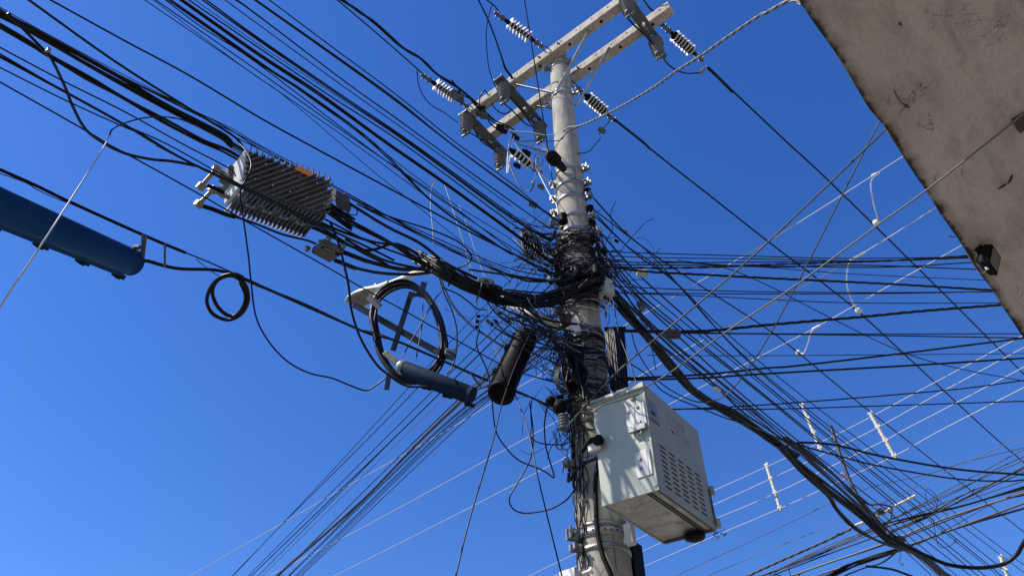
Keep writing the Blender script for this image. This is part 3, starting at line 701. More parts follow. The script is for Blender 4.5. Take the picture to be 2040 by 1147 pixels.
for i_, (a_, mid, ym, xe, ye) in enumerate(fan):
    cable(random.choice((2.2, 2.6, 3)), ORD[i_]+' thin cable from the top in the fan between pole and lower right corner', '%s@-4.05 %s w1530,%d w%d,%d@6.3' % (a_, mid, ym, xe, ye), group=gR, wob=.8)
cable(4.5, 'heavier black cable in the fan just above the thick right bundle', 'w1215,570@-4.05 w1300,655 w1365,715 w1420,765 w1480,820 w1530,856 w1600,905 w1690,985 w1790,1075@6', group=gR, wob=1)

# --- horizontals from the pole to the right edge
gH = 'cables running level from the pole to the building'
H = [(2.2, 'topmost level cable from the pole to the canopy edge', 'w1215,502@-4.05 w1530,511 w1700,515 w1940,512@-4.1', 'black', 0),
     (2, 'level cable just under the topmost one', 'w1220,510@-4.05 w1300,513 w1530,516 w1750,520 w1945,514@-4.1', 'black', 0),
     (2.4, 'level cable that crosses its neighbours near the middle of its run', 'w1220,520@-4.05 w1300,523 w1530,522 w1780,518 w1945,513@-4.1', 'black', 0),
     (4.5, 'twisted level cable rising slightly to the canopy edge', 'w1205,531@-3.95 w1300,534 w1420,532 w1530,527 w1760,520 w1940,509@-4.0', 'black', 14),
     (2.6, 'level cable below the twisted one, slightly sagging', 'w1215,527@-4.05 w1530,530 w1760,532 w1950,522@-4.1', 'black', 0),
     (5, 'thick twisted level cable sloping gently down to the canopy', 'w1205,530@-3.92 w1290,541 w1420,548 w1530,554 w1780,566 w1990,579@-4.0', 'black', 16),
     (2.6, 'level cable above the thick sloping one near the canopy', 'w1320,521@-4.05 w1530,532 w1705,528 w1960,537@-4.1', 'black', 0),
     (1.6, 'very thin level wire sloping down above the thick level cable', 'w1300,519@-4.1 w1530,533 w1700,546 w1980,559@-4.1', 'black', 0),
     (2.2, 'thin level cable below the thick sloping one', 'w1225,571@-4.05 w1420,579 w1530,581 w1750,583 w1985,581@-4.1', 'black', 0),
     (2.2, 'thin level cable touching its upper neighbour near the canopy', 'w1225,583@-4.05 w1530,586 w1805,584 w1985,580@-4.1', 'black', 0),
     (2, 'thin level cable sagging to meet the canopy at its lower third', 'w1225,584@-4.05 w1400,590 w1530,596 w1705,603 w2000,603@-4.1', 'black', 0),
     (6, 'thickest twisted service cable from the pole rising to the canopy edge', 'w1205,657@-3.92 w1330,660 w1420,658 w1530,647 w1717,631 w1842,619 w2010,606@-3.95', 'black', 13),
     (2.2, 'thin level cable just under the thickest twisted cable', 'w1325,661@-3.95 w1530,664 w1800,665 w2045,665@-4', 'black', 0),
     (2.6, 'level cable falling slightly beneath the thickest twisted cable', 'w1210,660@-3.95 w1330,663 w1530,665 w1805,669 w2045,673@-4', 'black', 0),
     (4, 'heavy level cable rising from the coil of slack to the right edge', 'w1250,753@-3.9 w1400,746 w1530,733 w1580,729 w1780,706 w2045,673@-3.95', 'black', 0),
     (4, 'heavy level cable just below the rising one from the coil of slack', 'w1250,757@-3.9 w1400,752 w1530,744 w1830,727 w2045,713@-3.95', 'black', 0),
     (1.6, 'hair thin level wire in the open sky right of the pole', 'w1290,707@-4 w1530,708 w2045,704@-4', 'black', 0),
     (2.6, 'level cable leaving behind the white cabinet top and rising right', 'w1330,816@-4.2 w1530,806 w1880,777 w2045,757@-4.1', 'black', 0),
     (2.4, 'lowest level cable leaving behind the white cabinet top', 'w1330,814@-4.2 w1530,815 w1760,808 w2045,799@-4.1', 'black', 0)]
for wp, lb, s, m_, tw in H: cable(wp, lb, s, m_, gH, twist=tw, wob=.3 if not tw else 0)
cable(2, 'thin dark wire slanting gently across the level cables in the far right sky', 'f1320,930@-4.3 1680,985 2040,1130 k500,245 1060,512 1500,642 2045,748@-5.5')

# --- diagonal grey lines
cable(3.6, 'grey cable running from the right edge across the canopy underside down onto the cabinet', 'w2046,221@4.25 w1965,286 h1250,382 880,645 200,1144 w1455,655 w1342,737 w1285,772@-3.3 w1276,783 w1235,797 w1200,808 w1180,822@-3.4', 'grey', wob=.2)
cable(3.6, 'grey cable from behind the canopy edge slanting down to the black coil of slack', 'w1775,247@5.0 w1735,287 w1530,482 w1430,572 w1250,722 w1180,792 w1130,850@-3.75', 'dark', wob=.2)
cable(2.8, 'grey cable from the canopy edge dropping steeply then hooking left above the cabinet', 'w1762,225@5.1 w1730,286 w1585,572 w1530,673 w1482,747 w1445,787 w1400,801 w1355,787 w1305,752 w1270,700 w1258,662@-3.85', 'dark')
cable(2.6, 'black cable sagging from the slack coil over the cabinet top to the right bundle', 'j930,600@-3.9 1080,700 1180,810 1300,880 1500,960 1700,1040 1850,1085@-4.4 w1530,862 w1575,888@-5')
cable(2.6, 'black wire falling from the pole to the cabinet top beside the slack coil', 'w1222,600@-3.8 w1232,660 w1250,710 w1262,745 w1270,770@-3.6')
cable(2.4, 'thin black wire with a flat connector hanging right of the grey terminal box', 'w1215,560@-3.9 w1262,590 w1278,625 w1290,655@-4')
cable(2, 'short dark wire end dangling right of the slack coil', 'w1262,612@-4 w1287,655 w1298,690 w1307,738@-4', 'dark')

# --- heavy bundle to the lower right
gX = 'cables of the heavy black bundle at the right'
lbx = 'black cable in the heavy bundle swinging from the pole to the lower right'
bundle(15, 4.4, 10, lbx, 'w1222,592@-3.95 w1258,640 w1290,678 w1340,738 w1392,790 w1470,832 w1530,870 w1580,908@5.5', group=gX, wob=2.6)
bundle(6, 5, 6, lbx, 'w1540,876@5.5 w1590,920 w1650,972 w1720,1030 w1775,1075 w1830,1100 w1890,1152@5.4', group=gX, wob=2)
bundle(3, 5, 3, lbx, 'w1550,885@5.4 w1595,935 w1650,985 w1665,1012 w1700,1050 w1750,1078 w1800,1092@5.3', group=gX, wob=1.5)
bundle(4, 4.5, 5, lbx, 'w1560,872@5.5 w1610,905 w1660,945 w1710,995 w1755,1050 w1800,1088@5.4', group=gX, wob=1.5)
bundle(4, 5, 4, lbx, 'w1785,1080@5.35 w1830,1105 w1880,1140 w1915,1160@5.3', group=gX, wob=1.5)
cable(8, 'thick black sleeve on the heavy right bundle next to the pole', 'j810,80@-3.85 900,190 1000,290 1070,360@-4', 'blackm')
cable(4.5, 'black cable leaving the heavy right bundle in a flat arc to the right edge', 'o150,105@5.5 220,88 300,80 550,102 900,188 1500,292 2045,337@5.6')
cable(3.4, 'black cable below the high arc, running to the right edge', 'o-150,-60@5.5 0,15 330,122 640,207 900,270 1500,370 1900,387 2045,375@5.6')
cable(7.5, 'thick black hose looping from the right bundle along the bottom and up the right edge', 'o700,600@5.4 900,790 1090,900 1250,975 1450,1055 1700,1077 1880,1045 1980,975 2020,910 2050,860@4.9')
cable(4.5, 'black cable end curving down to the bottom edge below the lower right joint', 'o780,1065@5.2 900,1075 1000,1092 1080,1120 1160,1150@5.2')
cable(7, 'grey iron rod standing up at a slant out of the right bundle', 'w1655,848@-7 w1672,900 w1690,950 w1709,990@-7', 'dark', name='iron_rod', cat='rod')
cable(4, 'dark curly lead below the slanted iron rod', 'o700,490@-7 760,540 810,575 880,570 960,585 985,610 975,690 930,740@-7', 'dark')
cable(2, 'thin wire loop hanging under the pale sleeve at lower right', 'o850,680@-7 860,620 930,600 980,640 985,690@-7', 'dark')

# --- lower right crossing lines (second street)
gO = 'low lines crossing the second street at lower right'
cable(5, 'dark spiral wrapped cable leading up to the cream sleeve at lower right', 'n920,1160@6 1180,1040 1520,890 1780,768@6', 'dark', gO, twist=12)
bundle(6, 1.6, 3.2, 'cream insulating sleeve section on the low line near the right bundle', 'o655,757@6.05 800,695 900,645@6.05', 'cream', None, wob=0, name='insulating_sleeve', cat='sleeve') if 0 else None
cable(5.5, 'cream insulating sleeve on the low line left of the curly lead', 'o655,757@6.05 740,722 830,685 905,645@6.05', 'cream', None, name='insulating_sleeve', cat='sleeve')
cable(5, 'cream insulating sleeve on the low line right of the curly lead', 'o915,650@6.05 980,600 1080,550 1180,498@6.05', 'cream', None, name='insulating_sleeve', cat='sleeve')
LOW = [(2, 'n980,1150@6 o0,1115 430,940 830,762 1330,530 2045,218@6', 'dark'), (2.4, 'n1060,1150@6 o400,975 800,800 1300,650 2045,450@6', 'black'), (3, 'n1180,1150@6 o60,1130 500,960 850,832 1250,680 2045,270@6', 'black'),
                  (1.8, 'n1120,1150@6 o60,1100 500,890 830,775 1100,700 2045,385@6', 'dark'), (2, 'n1240,1150@6 o100,1090 830,800 1100,690 2045,290@6', 'black'), (4, 'n1370,1150@6 o240,1120 930,880 1400,690 2045,480@6', 'grey'),
                  (3, 'n1400,1155@6 o300,1105 940,890 1500,670 1850,540 2045,495@6', 'black'), (4, 'n1540,1155@6 o440,1120 1040,920 1500,760 2045,560@6', 'dark'), (3, 'n1640,1155@6 o520,1125 1000,960 1060,930 1600,730 2045,600@6', 'black'),
                  (1.8, 'o900,730@6 1400,480 2045,130@6', 'dark'), (2.6, 'o940,720@6 1500,600 2045,440@6', 'black'), (3, 'o960,790@6 1280,650 1600,470 1800,400 2045,275@6', 'dark'), (2, 'o980,800@6 1500,560 2045,310@6', 'black'),
                  (1.6, 'o1000,690@6 1500,470 1800,300 2045,190@6', 'black'), (1.8, 'o1130,900@6 1500,770 2045,610@6', 'black'), (1.6, 'o1180,900@6 1480,740 1800,560 2045,460@6', 'dark'), (1.8, 'n1300,1150@6 o200,1030 600,880 820,780@6', 'dark'),
                  (3, 'o860,740@6 1240,650 1600,570 2045,430@6', 'black')]
LOW.sort(key=lambda q: float(q[1].split()[-1].split(',')[1].split('@')[0])+.01*q[0])
for i_, (wp, s, m_) in enumerate(LOW):
    cable(wp, ORD[i_]+' line from the top among the low ones leaving at the right edge', s, m_, gO, wob=.5)
bundle(5, 3.5, 5, 'black cable in the short thick bundle at the very bottom right, left of the joint', 'o440,1170@5.6 620,1080 820,1000 1050,930 1130,925@5.5', group='short thick bundle at bottom right', wob=1.5)
cable(3, 'black cable bowing under the short thick bottom right bundle', 'o560,1160@5.5 760,1080 900,1040 1000,970 1040,925@5.5')
for s in ('o1040,930@5.5 1060,970 1045,1030 1070,1055 1080,1045 1060,1035@5.5', 'o1260,470@6 1275,445 1330,490 1350,560 1320,620 1270,560 1255,480@6', 'o1310,680@6 1330,780 1360,900 1430,910 1490,870 1495,850 1480,870 1510,880@6', 'o1320,530@6 1350,600 1300,610 1290,590@6'):
    cable(1.3, 'hair thin loose wire curl dangling from the low lines', s, 'dark', 'loose wire curls at lower right')

# --- bare aluminium conductors of the side street
def white_line(wp, label, s, m='alu'): cable(wp*.64, label, s, m, 'bare pale conductors of the side street', name='overhead_conductor', cat='power line', wob=.2)
white_line(2.6, 'uppermost bare pale conductor, reaching the canopy edge highest and passing behind the pole', 'w1840,286@6.6 w1797,313 w1670,394 w1530,481 w1375,572 w1247,647 w1112,727 w1020,779 w890,857 w692,968 w377,1147@6.6')
white_line(2.6, 'second bare pale conductor, crossing behind the pole just above the cabinet', 'w1900,393@6.6 w1862,415 w1725,501 w1597,572 w1510,620 w1342,710 w1260,757 w1075,858 w760,1030 w535,1147@6.6')
white_line(2.6, 'third bare pale conductor, disappearing behind the cabinet top', 'w1950,470@6.6 w1912,491 w1767,572 w1635,647 w1530,702 w1397,771 w1332,806 w1132,908 w947,1005 w665,1147@6.6')
w4 = ['w2060,657@-6.0 w2017,679 w1862,762 w1682,858 w1535,926 w1415,980 w1150,1101 w1052,1147@-11.2', 'w2055,684@-6.0 w1880,778 w1730,861 w1540,951 w1420,1006 w1150,1126 w1102,1147@-11.2',
      'w2055,723@-6.0 w1907,801 w1797,858 w1760,878 w1547,981 w1425,1033 w1285,1095 w1160,1150@-11.2', 'w2055,764@-6.0 w1872,858 w1785,906 w1655,966 w1557,1011 w1400,1077 w1290,1125 w1240,1150@-11.2']
for k, s in enumerate(w4): white_line(2.4, ('top', 'second', 'third', 'bottom')[k]+' strand of the four pale conductors held by the vertical spacers', s)
white_line(2, 'dull grey conductor below the four pale strands, cutting across the lower right', 'w2045,864@6 w1900,933 w1780,991 w1692,1031 w1530,1096 w1405,1148@6', 'grey')
cable(1.4, 'hair thin wire rising from the bottom centre to the right edge under the pale conductors', 'w2045,890@6.2 w1930,918 w1840,946 w1710,978 w1530,1061 w1342,1148@6.2', 'dark')
def tap(s, label, cp, wp=2.8, g2='white tap cords on the pale conductors'):
    cable(wp, label, s, 'white', g2, name='jumper_wire', cat='wire')
    if cp:
        mb = MB(); p = Q(*cp); mb.lathe(p-V((0, 0, .03)), (0, 0, 1), [(0, .015), (.01, .03), (.05, .03), (.06, .015)], 10); mb.bolt(p, (1, 0, 0), .014, .04)
        tag(mb.build('tap_clamp', M['poly']), 'small white clamp at the lower end of the '+label.replace('hanging from the', 'of the').replace(' across the level cables', ''), 'clamp', 'tap clamps')
tap('w1752,346@6.6 w1740,353 w1735,368 w1738,395 w1744,420 w1749,441@6.9', 'tap cord hanging from the uppermost pale conductor', (1746, 444, 6.9))
tap('w1722,503@6.6 w1697,515 w1690,530 w1687,556 w1690,580 w1700,605 w1708,618@6.9', 'tap cord hanging from the second pale conductor across the level cables', (1710, 619, 6.9))
tap('w1632,648@6.6 w1617,660 w1611,680 w1605,697 w1600,704 w1592,703@6.9', 'tap cord hanging from the third pale conductor', (1591, 702, 6.9))
for s, lb in (('w1736,351@6.6 w1746,346 w1752,346@6.6', 'on the uppermost'), ('w1697,517@6.6 w1710,509 w1725,501@6.6', 'on the second'), ('w1618,656@6.6 w1634,648@6.6', 'on the third')):
    cable(5, 'white splice sleeve '+lb+' pale conductor', s, 'white', 'splice sleeves', name='splice_sleeve', cat='sleeve')
def spacer(p0, p1, d, label, ks=(0, .33, .66, 1)):
    a = Q(*p0, d); b = Q(*p1, d); t = thing('spacer', label, 'spacer', a, 'white vertical line spacers')
    ax = b-a; mb = MB(); n = 26; pts = []; rr = []
    for i in range(n+1): pts.append(a+ax*i/n); rr.append(.018+.008*(i % 2))
    mb.tube(pts, rr, 8); mb.build('spacer_rod', M['rope'], t)
    for k in ks:
        mb = MB(); p = a+ax*k; mb.tube([p-V((.022, -.016, 0)), p+V((.022, -.016, 0))], .022, 8); mb.tube([p-V((0, 0, .03)), p+AX*.02+V((0, 0, .03))], .018, 8)
        mb.build('spacer_grip', M['rope'], t)
spacer((1527, 926), (1554, 1012), -8.6, 'white knotted vertical spacer nearest the cabinet, holding four conductors')
spacer((1734, 824), (1782, 908), -7.1, 'white vertical spacer at the right, holding the four pale conductors')
spacer((1598, 806), (1634, 893), -8.0, 'thick twisted white spacer on the dark fan cables between the other two')
spacer((1994, 1110), (2022, 1190), -8.0, 'white spacer cut by the bottom edge near the right corner')

# --- lines running to the lower left behind the pole
gL = 'thin lines running from the pole to the bottom left'
LLn = [('w1105,472', 'w940,635 w732,861', 'w565,1041 w458,1150', 1.6, 'black'), ('w1108,492', 'w950,650 w746,861', 'w565,1041 w461,1150', 2, 'black'), ('w1110,530', 'w960,680 w780,861', 'w490,1150', 2, 'black'),
                        ('w1110,555', 'w960,700 w796,861', 'w497,1150', 2.8, 'black'), ('w1115,548', 'w960,700 w797,861', 'w510,1150', 2, 'black'), ('w1115,578', 'w960,722 w812,861', 'w519,1150', 1.4, 'grey'),
                        ('w1115,600', 'w980,730 w843,861', 'w550,1150', 1.5, 'grey'), ('w1118,660', 'w1000,755 w866,861', 'w570,1150', 2, 'black'), ('w1118,664', 'w1000,757 w870,861', 'w573,1150', 2, 'black'),
                        ('w1118,668', 'w1000,765 w878,861', 'w585,1150', 2.4, 'black'), ('w1118,672', 'w1000,768 w884,861', 'w589,1150', 2, 'black'), ('w1118,690', 'w1000,775 w900,861', 'w596,1150', 2, 'black'),
                        ('w1118,640', 'w1000,735 w864,855', 'w572,1150', 1.5, 'grey'), ('w1118,620', 'w1000,720 w848,858', 'w553,1150', 1.8, 'black'), ('w1119,680', 'w1010,765 w888,862', 'w593,1150', 1.6, 'black')]
LLn.sort(key=lambda q: float(q[2].split('w')[-1].split(',')[0])+.001*q[3])
for i_, (a_, b_, c_, wp, m_) in enumerate(LLn):
    cable(wp, ORD[i_]+' thin line from the left among those slanting to the bottom edge left of centre', '%s@-4.25 %s %s@6.0' % (a_, b_, c_), m_, gL, wob=.3)
bundle(5, 2.8, 3.2, 'dark cable in the thicker strand slanting to the bottom left', 'w1115,640@-4.25 w1000,728 w855,861 w720,1000 w550,1150@6.0', 'dark', 'thicker strand to the bottom left', wob=.6)

# --- long free wires below the closures
cable(3, 'straight black wire slanting down left from the black closure to the bottom edge', 'w1075,625@-4 w1030,720 w1000,804 m905,0 850,200 700,700 590,1150@-3.4')
cable(2.8, 'straight black wire slanting down right to the bottom edge left of the pole', 'w985,690@-4 j20,840 130,1144 m1230,280 1310,620 1440,1150@-3.4')
cable(3.2, 'black cable hanging in a pointed loop left of the pole', 'w955,655@-4 w950,690 w972,742 w980,797 w988,858 m1000,130 1100,225 1250,285 1320,322 1368,358 1374,335 1345,240 1310,110 1300,0 w1085,840 w1092,800@-3.9')
cable(3.2, 'black cable hanging in a wide rounded loop left of the pole bottom', 'w1055,800@-3.95 w1062,861 m1190,200 1080,410 1020,520 1035,590 1090,632 1180,641 1350,608 1480,530 1550,430 1580,350@-3.8')
cable(2.6, 'black wire in a flat sag from the white conductor fitting to the pole', 'm1180,30@-4 1250,80 1380,98 1480,85 1600,20@-3.85')
cable(2, 'thin black wire hanging beside the pointed loop', 'j160,890@-3.9 150,1000 155,1100 m1190,20 1205,120@-3.9', 'black')

# --- cable runs tied to the pole shaft
gP = 'thin wires strapped down the pole face'
for az, y0, y1 in ((-62, 800, 1150), (-50, 780, 1100), (-42, 790, 1150), (-34, 800, 1060), (-56, 860, 1150), (-28, 820, 1000), (-48, 840, 1150), (-70, 820, 1020), (-20, 830, 980), (-38, 900, 1150)):
    pts = []; n = 14
    for i in range(n+1):
        z = zpole(y0+(y1-y0)*i/n); pts.append(onpole(z, az+random.gauss(0, 3.5), .006+random.random()*.012)[0])
    sp = [V(q) for q in spline([list(p) for p in pts], 4)]
    mb = MB(); mb.tube(sp, .0035, 6); tag(mb.build('cable', M['black']), 'thin black wire strapped down the lit face of the pole beside the cabinet', 'cable', gP)
pts = [onpole(zpole(y), az, o_)[0] for y, az, o_ in ((915, 10, .06), (935, 4, .04), (960, -2, .03), (1000, -6, .02), (1060, -8, .02), (1110, -2, .03), (1150, 8, .04), (1210, 20, .05))]
mb = MB(); mb.tube([V(q) for q in spline([list(p) for p in pts], 6)], .014, 10)
tag(mb.build('conduit', M['blackm']), 'thick black corrugated conduit running down the pole front under the cabinet', 'conduit')
pts = [onpole(zpole(y), az, o_)[0] for y, az, o_ in ((915, 22, .07), (925, 0, .06), (932, -30, .05), (945, -62, .045), (925, -75, .03), (900, -70, .02))]
mb = MB(); mb.tube([V(q) for q in spline([list(p) for p in pts], 6)], .010, 8)
tag(mb.build('cable', M['black']), 'thick black cable wrapping the pole left edge level with the cabinet gland', 'cable')
for wp, s, lb in ((3, 'j0,460@-3.85 120,500 400,640 560,760 w1165,780@-3.85', 'black cable crossing the pole front above the lower fittings'), (4, 'j0,825@-3.9 160,880 330,960 450,985 560,960 700,800 w1205,760@-3.8', 'black cable sagging from the black closure mouth to the pole'),
                  (3, 'w965,770@-3.95 w1005,773 w1045,785 w1100,818 w1130,845@-3.85', 'black cable running from the blue tube end behind the closure to the pole')):
    cable(wp, lb, s, wob=.5)

# ------------------------------------------------------------------ tangle of drop wires around the pole (nobody could count it)
def tangle(name, label, n, ya, yb, rout, rad, seed, m='black'):
    rnd = random.Random(seed); mb = MB()
    for i in range(n):
        yc = rnd.uniform(ya, yb); z = zpole(yc); kind = rnd.random(); pts = []
        if kind < .55:      # wrap across the front
            a0 = rnd.uniform(-120, -60); a1 = rnd.uniform(50, 120); k = 8; dz = rnd.gauss(0, .10); o_ = rnd.uniform(.004, .05)
            for j in range(k+1):
                f = j/k; pts.append(onpole(z+dz*(f-.5)+rnd.gauss(0, .012)-.05*math.sin(math.pi*f), a0+(a1-a0)*f, o_+rnd.uniform(0, .02))[0])
        elif kind < .90:    # ragged loop on one side
            az = rnd.choice((-80, -95, -60, 85, 70)) + rnd.gauss(0, 12); p, d = onpole(z, az, .02); tn = V((-d.y, d.x, 0)); rr = rnd.uniform(.03, rout)
            k = 10; ph = rnd.uniform(0, 6)
            for j in range(k+1):
                a = ph+j/k*rnd.uniform(4, 7); pts.append(p+d*rr*(.6+.8*math.cos(a))+V((0, 0, 1))*rr*1.1*math.sin(a)+tn*rnd.gauss(0, .02))
        else:               # stray strand
            az = rnd.uniform(-110, 110); p, d = onpole(z, az, .02); q = p+d*rnd.uniform(.02, rout*.8)-V((0, 0, abs(rnd.gauss(0, .16))))
            for j in range(6): pts.append(p.lerp(q, j/5)+V((rnd.gauss(0, .02), rnd.gauss(0, .02), rnd.gauss(0, .02))))
        sp = [V(q) for q in spline([list(p) for p in pts], 4)]
        mb.tube(sp, rad*rnd.uniform(.7, 1.4), 5, caps=False)
    return tag(mb.build(name, M[m]), label, 'cable tangle', kind='stuff')
tangle('wire_tangle', 'dense tangle of black drop wires wrapped round the pole middle', 105, 455, 600, .10, .0030, 11)
tangle('wire_tangle', 'looser tangle of black drop wires round the pole below the main bundle', 50, 655, 730, .10, .0028, 12)
tangle('wire_tangle', 'loose wires hanging round the pole above the cabinet', 45, 725, 860, .10, .0027, 13)
tangle('wire_tangle', 'pale grey wire ends glinting among the black tangle', 22, 450, 720, .10, .003, 14, 'alu')
def web(label, n, corners, seed, m='black', rad=.0028):
    rnd = random.Random(seed); mb = MB(); (x0, y0), (x1, y1) = corners
    for i in range(n):
        x = rnd.uniform(x0, x1); y = rnd.uniform(y0, y1); a = rnd.uniform(0, 6.28); pts = []
        for j in range(7):
            pts.append(list(Q(x, y, -rnd.uniform(3.9, 4.15)))); a += rnd.gauss(.1, .32); st = rnd.uniform(10, 24)
            x += math.cos(a)*st; y += math.sin(a)*st
        mb.tube([V(q) for q in spline(pts, 5)], rad*rnd.uniform(.6, 1.3), 5, caps=False)
    tag(mb.build('wire_tangle', M[m]), label, 'cable tangle', kind='stuff')
web('stray drop wires left of the pole where the top edge group arrives', 22, ((1035, 430), (1110, 545)), 21)
web('loose thin wires strung between main bundle and black closure', 20, ((950, 590), (1120, 700)), 22)
web('loose thin wires right of the pole at the fan root', 10, ((1185, 470), (1250, 560)), 23)
web('thin wires dangling around the lower fittings left of the pole', 20, ((1060, 700), (1140, 850)), 24)

def arcs(label, n, A, Bx, seed, rad=.0032, sag=.12, m='black', dy=(3.85, 4.2)):
    rnd = random.Random(seed); mb = MB(); (ax0, ay0, ax1, ay1) = A; (bx0, by0, bx1, by1) = Bx
    for i in range(n):
        p = Q(rnd.uniform(ax0, ax1), rnd.uniform(ay0, ay1), -rnd.uniform(*dy)); q = Q(rnd.uniform(bx0, bx1), rnd.uniform(by0, by1), -rnd.uniform(*dy))
        sg = sag*rnd.uniform(-.3, 1.3)*(q-p).length*2; bow = rnd.gauss(0, .06); k = rnd.choice((4, 5, 7)); pts = []
        for j in range(k+1):
            f = j/k; c = p.lerp(q, f); kk = math.sin(math.pi*f); pts.append(list(c+V((bow*kk+rnd.gauss(0, .006), bow*kk*.5, -sg*kk+rnd.gauss(0, .008)))))
        mb.tube([V(v) for v in spline(pts, 5)], rad*rnd.choice((.6, .8, 1, 1.3, 1.9)), 6, caps=False)
    tag(mb.build('wire_tangle', M[m]), label, 'cable tangle', kind='stuff')
arcs('slack drop wires bowing from the top edge group into the pole left side', 46, (1020, 430, 1090, 530), (1105, 440, 1180, 590), 31)
arcs('slack drop wires bowing between pole and level cables on its right side', 34, (1150, 440, 1200, 560), (1190, 500, 1245, 575), 32)
arcs('slack wires bowing between the main bundle, the black closure and the pole', 26, (960, 560, 1060, 650), (1090, 620, 1180, 700), 33)
arcs('thicker loops hanging between the main bundle and the pole rust bracket', 16, (960, 585, 1060, 640), (1105, 640, 1165, 715), 37, .0042, .10, dy=(3.35, 3.7))
arcs('loose wires sagging between the lower left fittings and the pole face', 26, (1085, 660, 1135, 760), (1140, 700, 1190, 820), 34)
arcs('thicker short cables wound over the pole between main bundle and level cables', 26, (1100, 500, 1130, 590), (1170, 480, 1215, 560), 35, .0055, .05)
arcs('black taped cables crowding over the taped closure', 13, (1118, 655, 1140, 700), (1130, 740, 1180, 800), 36, .005, .02, dy=(3.68, 3.8))
mb = MB(); rnd = random.Random(41)
for k in range(16):
    cx_, cy_, rx, ry = 1056+rnd.gauss(0, 5), 486+rnd.gauss(0, 6), rnd.uniform(6, 17), rnd.uniform(14, 26); d = rnd.uniform(3.95, 4.1)
    pts = [list(Q(cx_+rx*math.cos(a*.785)+(cy_-480)*.1, cy_+ry*math.sin(a*.785+.4)+rx*.3*math.cos(a*.785), -d)) for a in range(8)]
    mb.tube([V(v) for v in spline(pts+[pts[0]], 4)[:-1]], rnd.choice((.003, .004, .006)), 6, closed=True)
tag(mb.build('cable_coil', M['black']), 'messy hanging coil of black drop cable left of the pole among the top edge group', 'cable coil')
mb = None
rnd = random.Random(43)
for k in range(34):
    left = k < 24; x = rnd.uniform(1092, 1128) if left else rnd.uniform(1180, 1212); y = rnd.uniform(448, 600) if left else rnd.uniform(470, 560)
    p = Q(x, y, -rnd.uniform(3.86, 4.02)); a_ = rnd.uniform(0, 3.1); ax = V((math.cos(a_), rnd.uniform(-.4, .4), math.sin(a_))).normalized(); s_ = ax.cross(V((0, 1, 0))).normalized(); u_ = ax.cross(s_)
    mb = MB(); z_ = rnd.uniform(.010, .024); mb.box(p, ax*z_, s_*z_*.5, u_*z_*.5); mb.bolt(p+s_*z_*.4, s_, z_*.3, z_*.5); mb.tube([p+ax*z_*.9, p+ax*z_*2+V((0, 0, z_*.6))], .003, 5)
    tag(mb.build('wire_connector', M['blackm' if k % 5 else 'alu'], None, .001), ('small black' if k % 5 else 'small shiny')+' connector buried in the tangle on the pole '+('left' if left else 'right')+' side', 'connector', 'connectors in the pole tangle')
# small hanging connectors in the tangle
gC = 'small black connectors hanging in the wires left of the pole'
for k, (x, y, a_) in enumerate(((953, 630, .3), (951, 640, .2), (950, 651, .1), (972, 640, -.9), (980, 646, -.9), (988, 640, -.9), (996, 624, .4), (1100, 452, .6), (1106, 462, 1.2), (1013, 640, .2), (1040, 640, .5), (1093, 680, 1.))):
    mb = MB(); p = Q(x, y, -4.05); ax = V((math.cos(a_), .1, math.sin(a_))).normalized(); s_ = ax.cross(V((0, 1, 0))).normalized()
    mb.box(p, ax*.014, s_*.009, V((0, .008, 0))); mb.tube([p+ax*.013, p+ax*.04+V((0, 0, .01))], .003, 5)
    tag(mb.build('wire_connector', M['blackm'], None, .001), 'small black wire connector hanging in the wires left of the pole', 'connector', gC)
def connector(x, y, d, sz, m, label, ax=(.7, .1, -.5)):
    p = Q(x, y, d); a = V(ax).normalized(); s_ = a.cross(V((0, 0, 1))).normalized(); u = s_.cross(a)
    mb = MB(); mb.box(p, a*sz, s_*sz*.5, u*sz*.4); mb.box(p+u*sz*.55, a*sz*.7, s_*sz*.3, u*sz*.18); mb.bolt(p+s_*sz*.5, s_, sz*.25, sz*.3); mb.bolt(p-s_*sz*.8, s_, sz*.2, sz*.3)
    return tag(mb.build('connector', M[m], None, sz*.1), label, 'connector')
connector(1401, 141, 9.1, .045, 'galv', 'grey clamp joining the jumper to the top right power wire', (.4, .1, .9))
connector(1199, 260, -4.5, .045, 'galvd', 'small grey clamp on the jumper right of the pole top')
connector(1319, 110, 9.05, .05, 'galvd', 'dark lug below the upper right ribbed insulator')
connector(1246, 463, -5, .032, 'galv', 'pale clamp with an upright whisker on the highest fan cable')
connector(1228, 480, -4.5, .022, 'blackm', 'small black bead connector under the pale clamp')
connector(1280, 544, -4.0, .045, 'lampw', 'pale flat splitter hanging under the twisted level cable', (1, 0, 0))
connector(1277, 610, -4.1, .04, 'galvd', 'small flat dark splitter hanging in the fan right of the pole', (.5, 0, -.9))
connector(1340, 666, -3.95, .055, 'dark', 'flat dark splitter under the thickest twisted cable', (1, 0, 0))
connector(1429, 776, -5.2, .03, 'poly', 'tiny white and black clamp on a fan cable near the right bundle')
connector(1062, 408, -4.3, .04, 'tag', 'dark blue tag hanging from the second top edge cable near the pole', (.8, 0, -.5))
connector(1078, 372, -4.2, .035, 'galvd', 'dark split bolt among the tap wires left of the pole bands')
connector(1074, 338, -4.2, .03, 'poly', 'white wedge connector among the tap wires', (.2, 0, .9))
connector(1063, 364, -4.2, .03, 'galv', 'grey wedge connector hanging below the tap wires', (.1, 0, .9))
connector(1048, 305, -4.4, .05, 'blackm', 'black toothed clamp right of the small white insulator')
connector(1030, 330, -4.5, .04, 'blackm', 'black clamp under the small white insulator')
connector(1027, 273, 8.9, .05, 'blackm', 'black clamp below the left end of the far crossarm')
connector(1000, 257, 9.0, .07, 'blackm', 'bulky black clamp on the left end of the far crossarm')
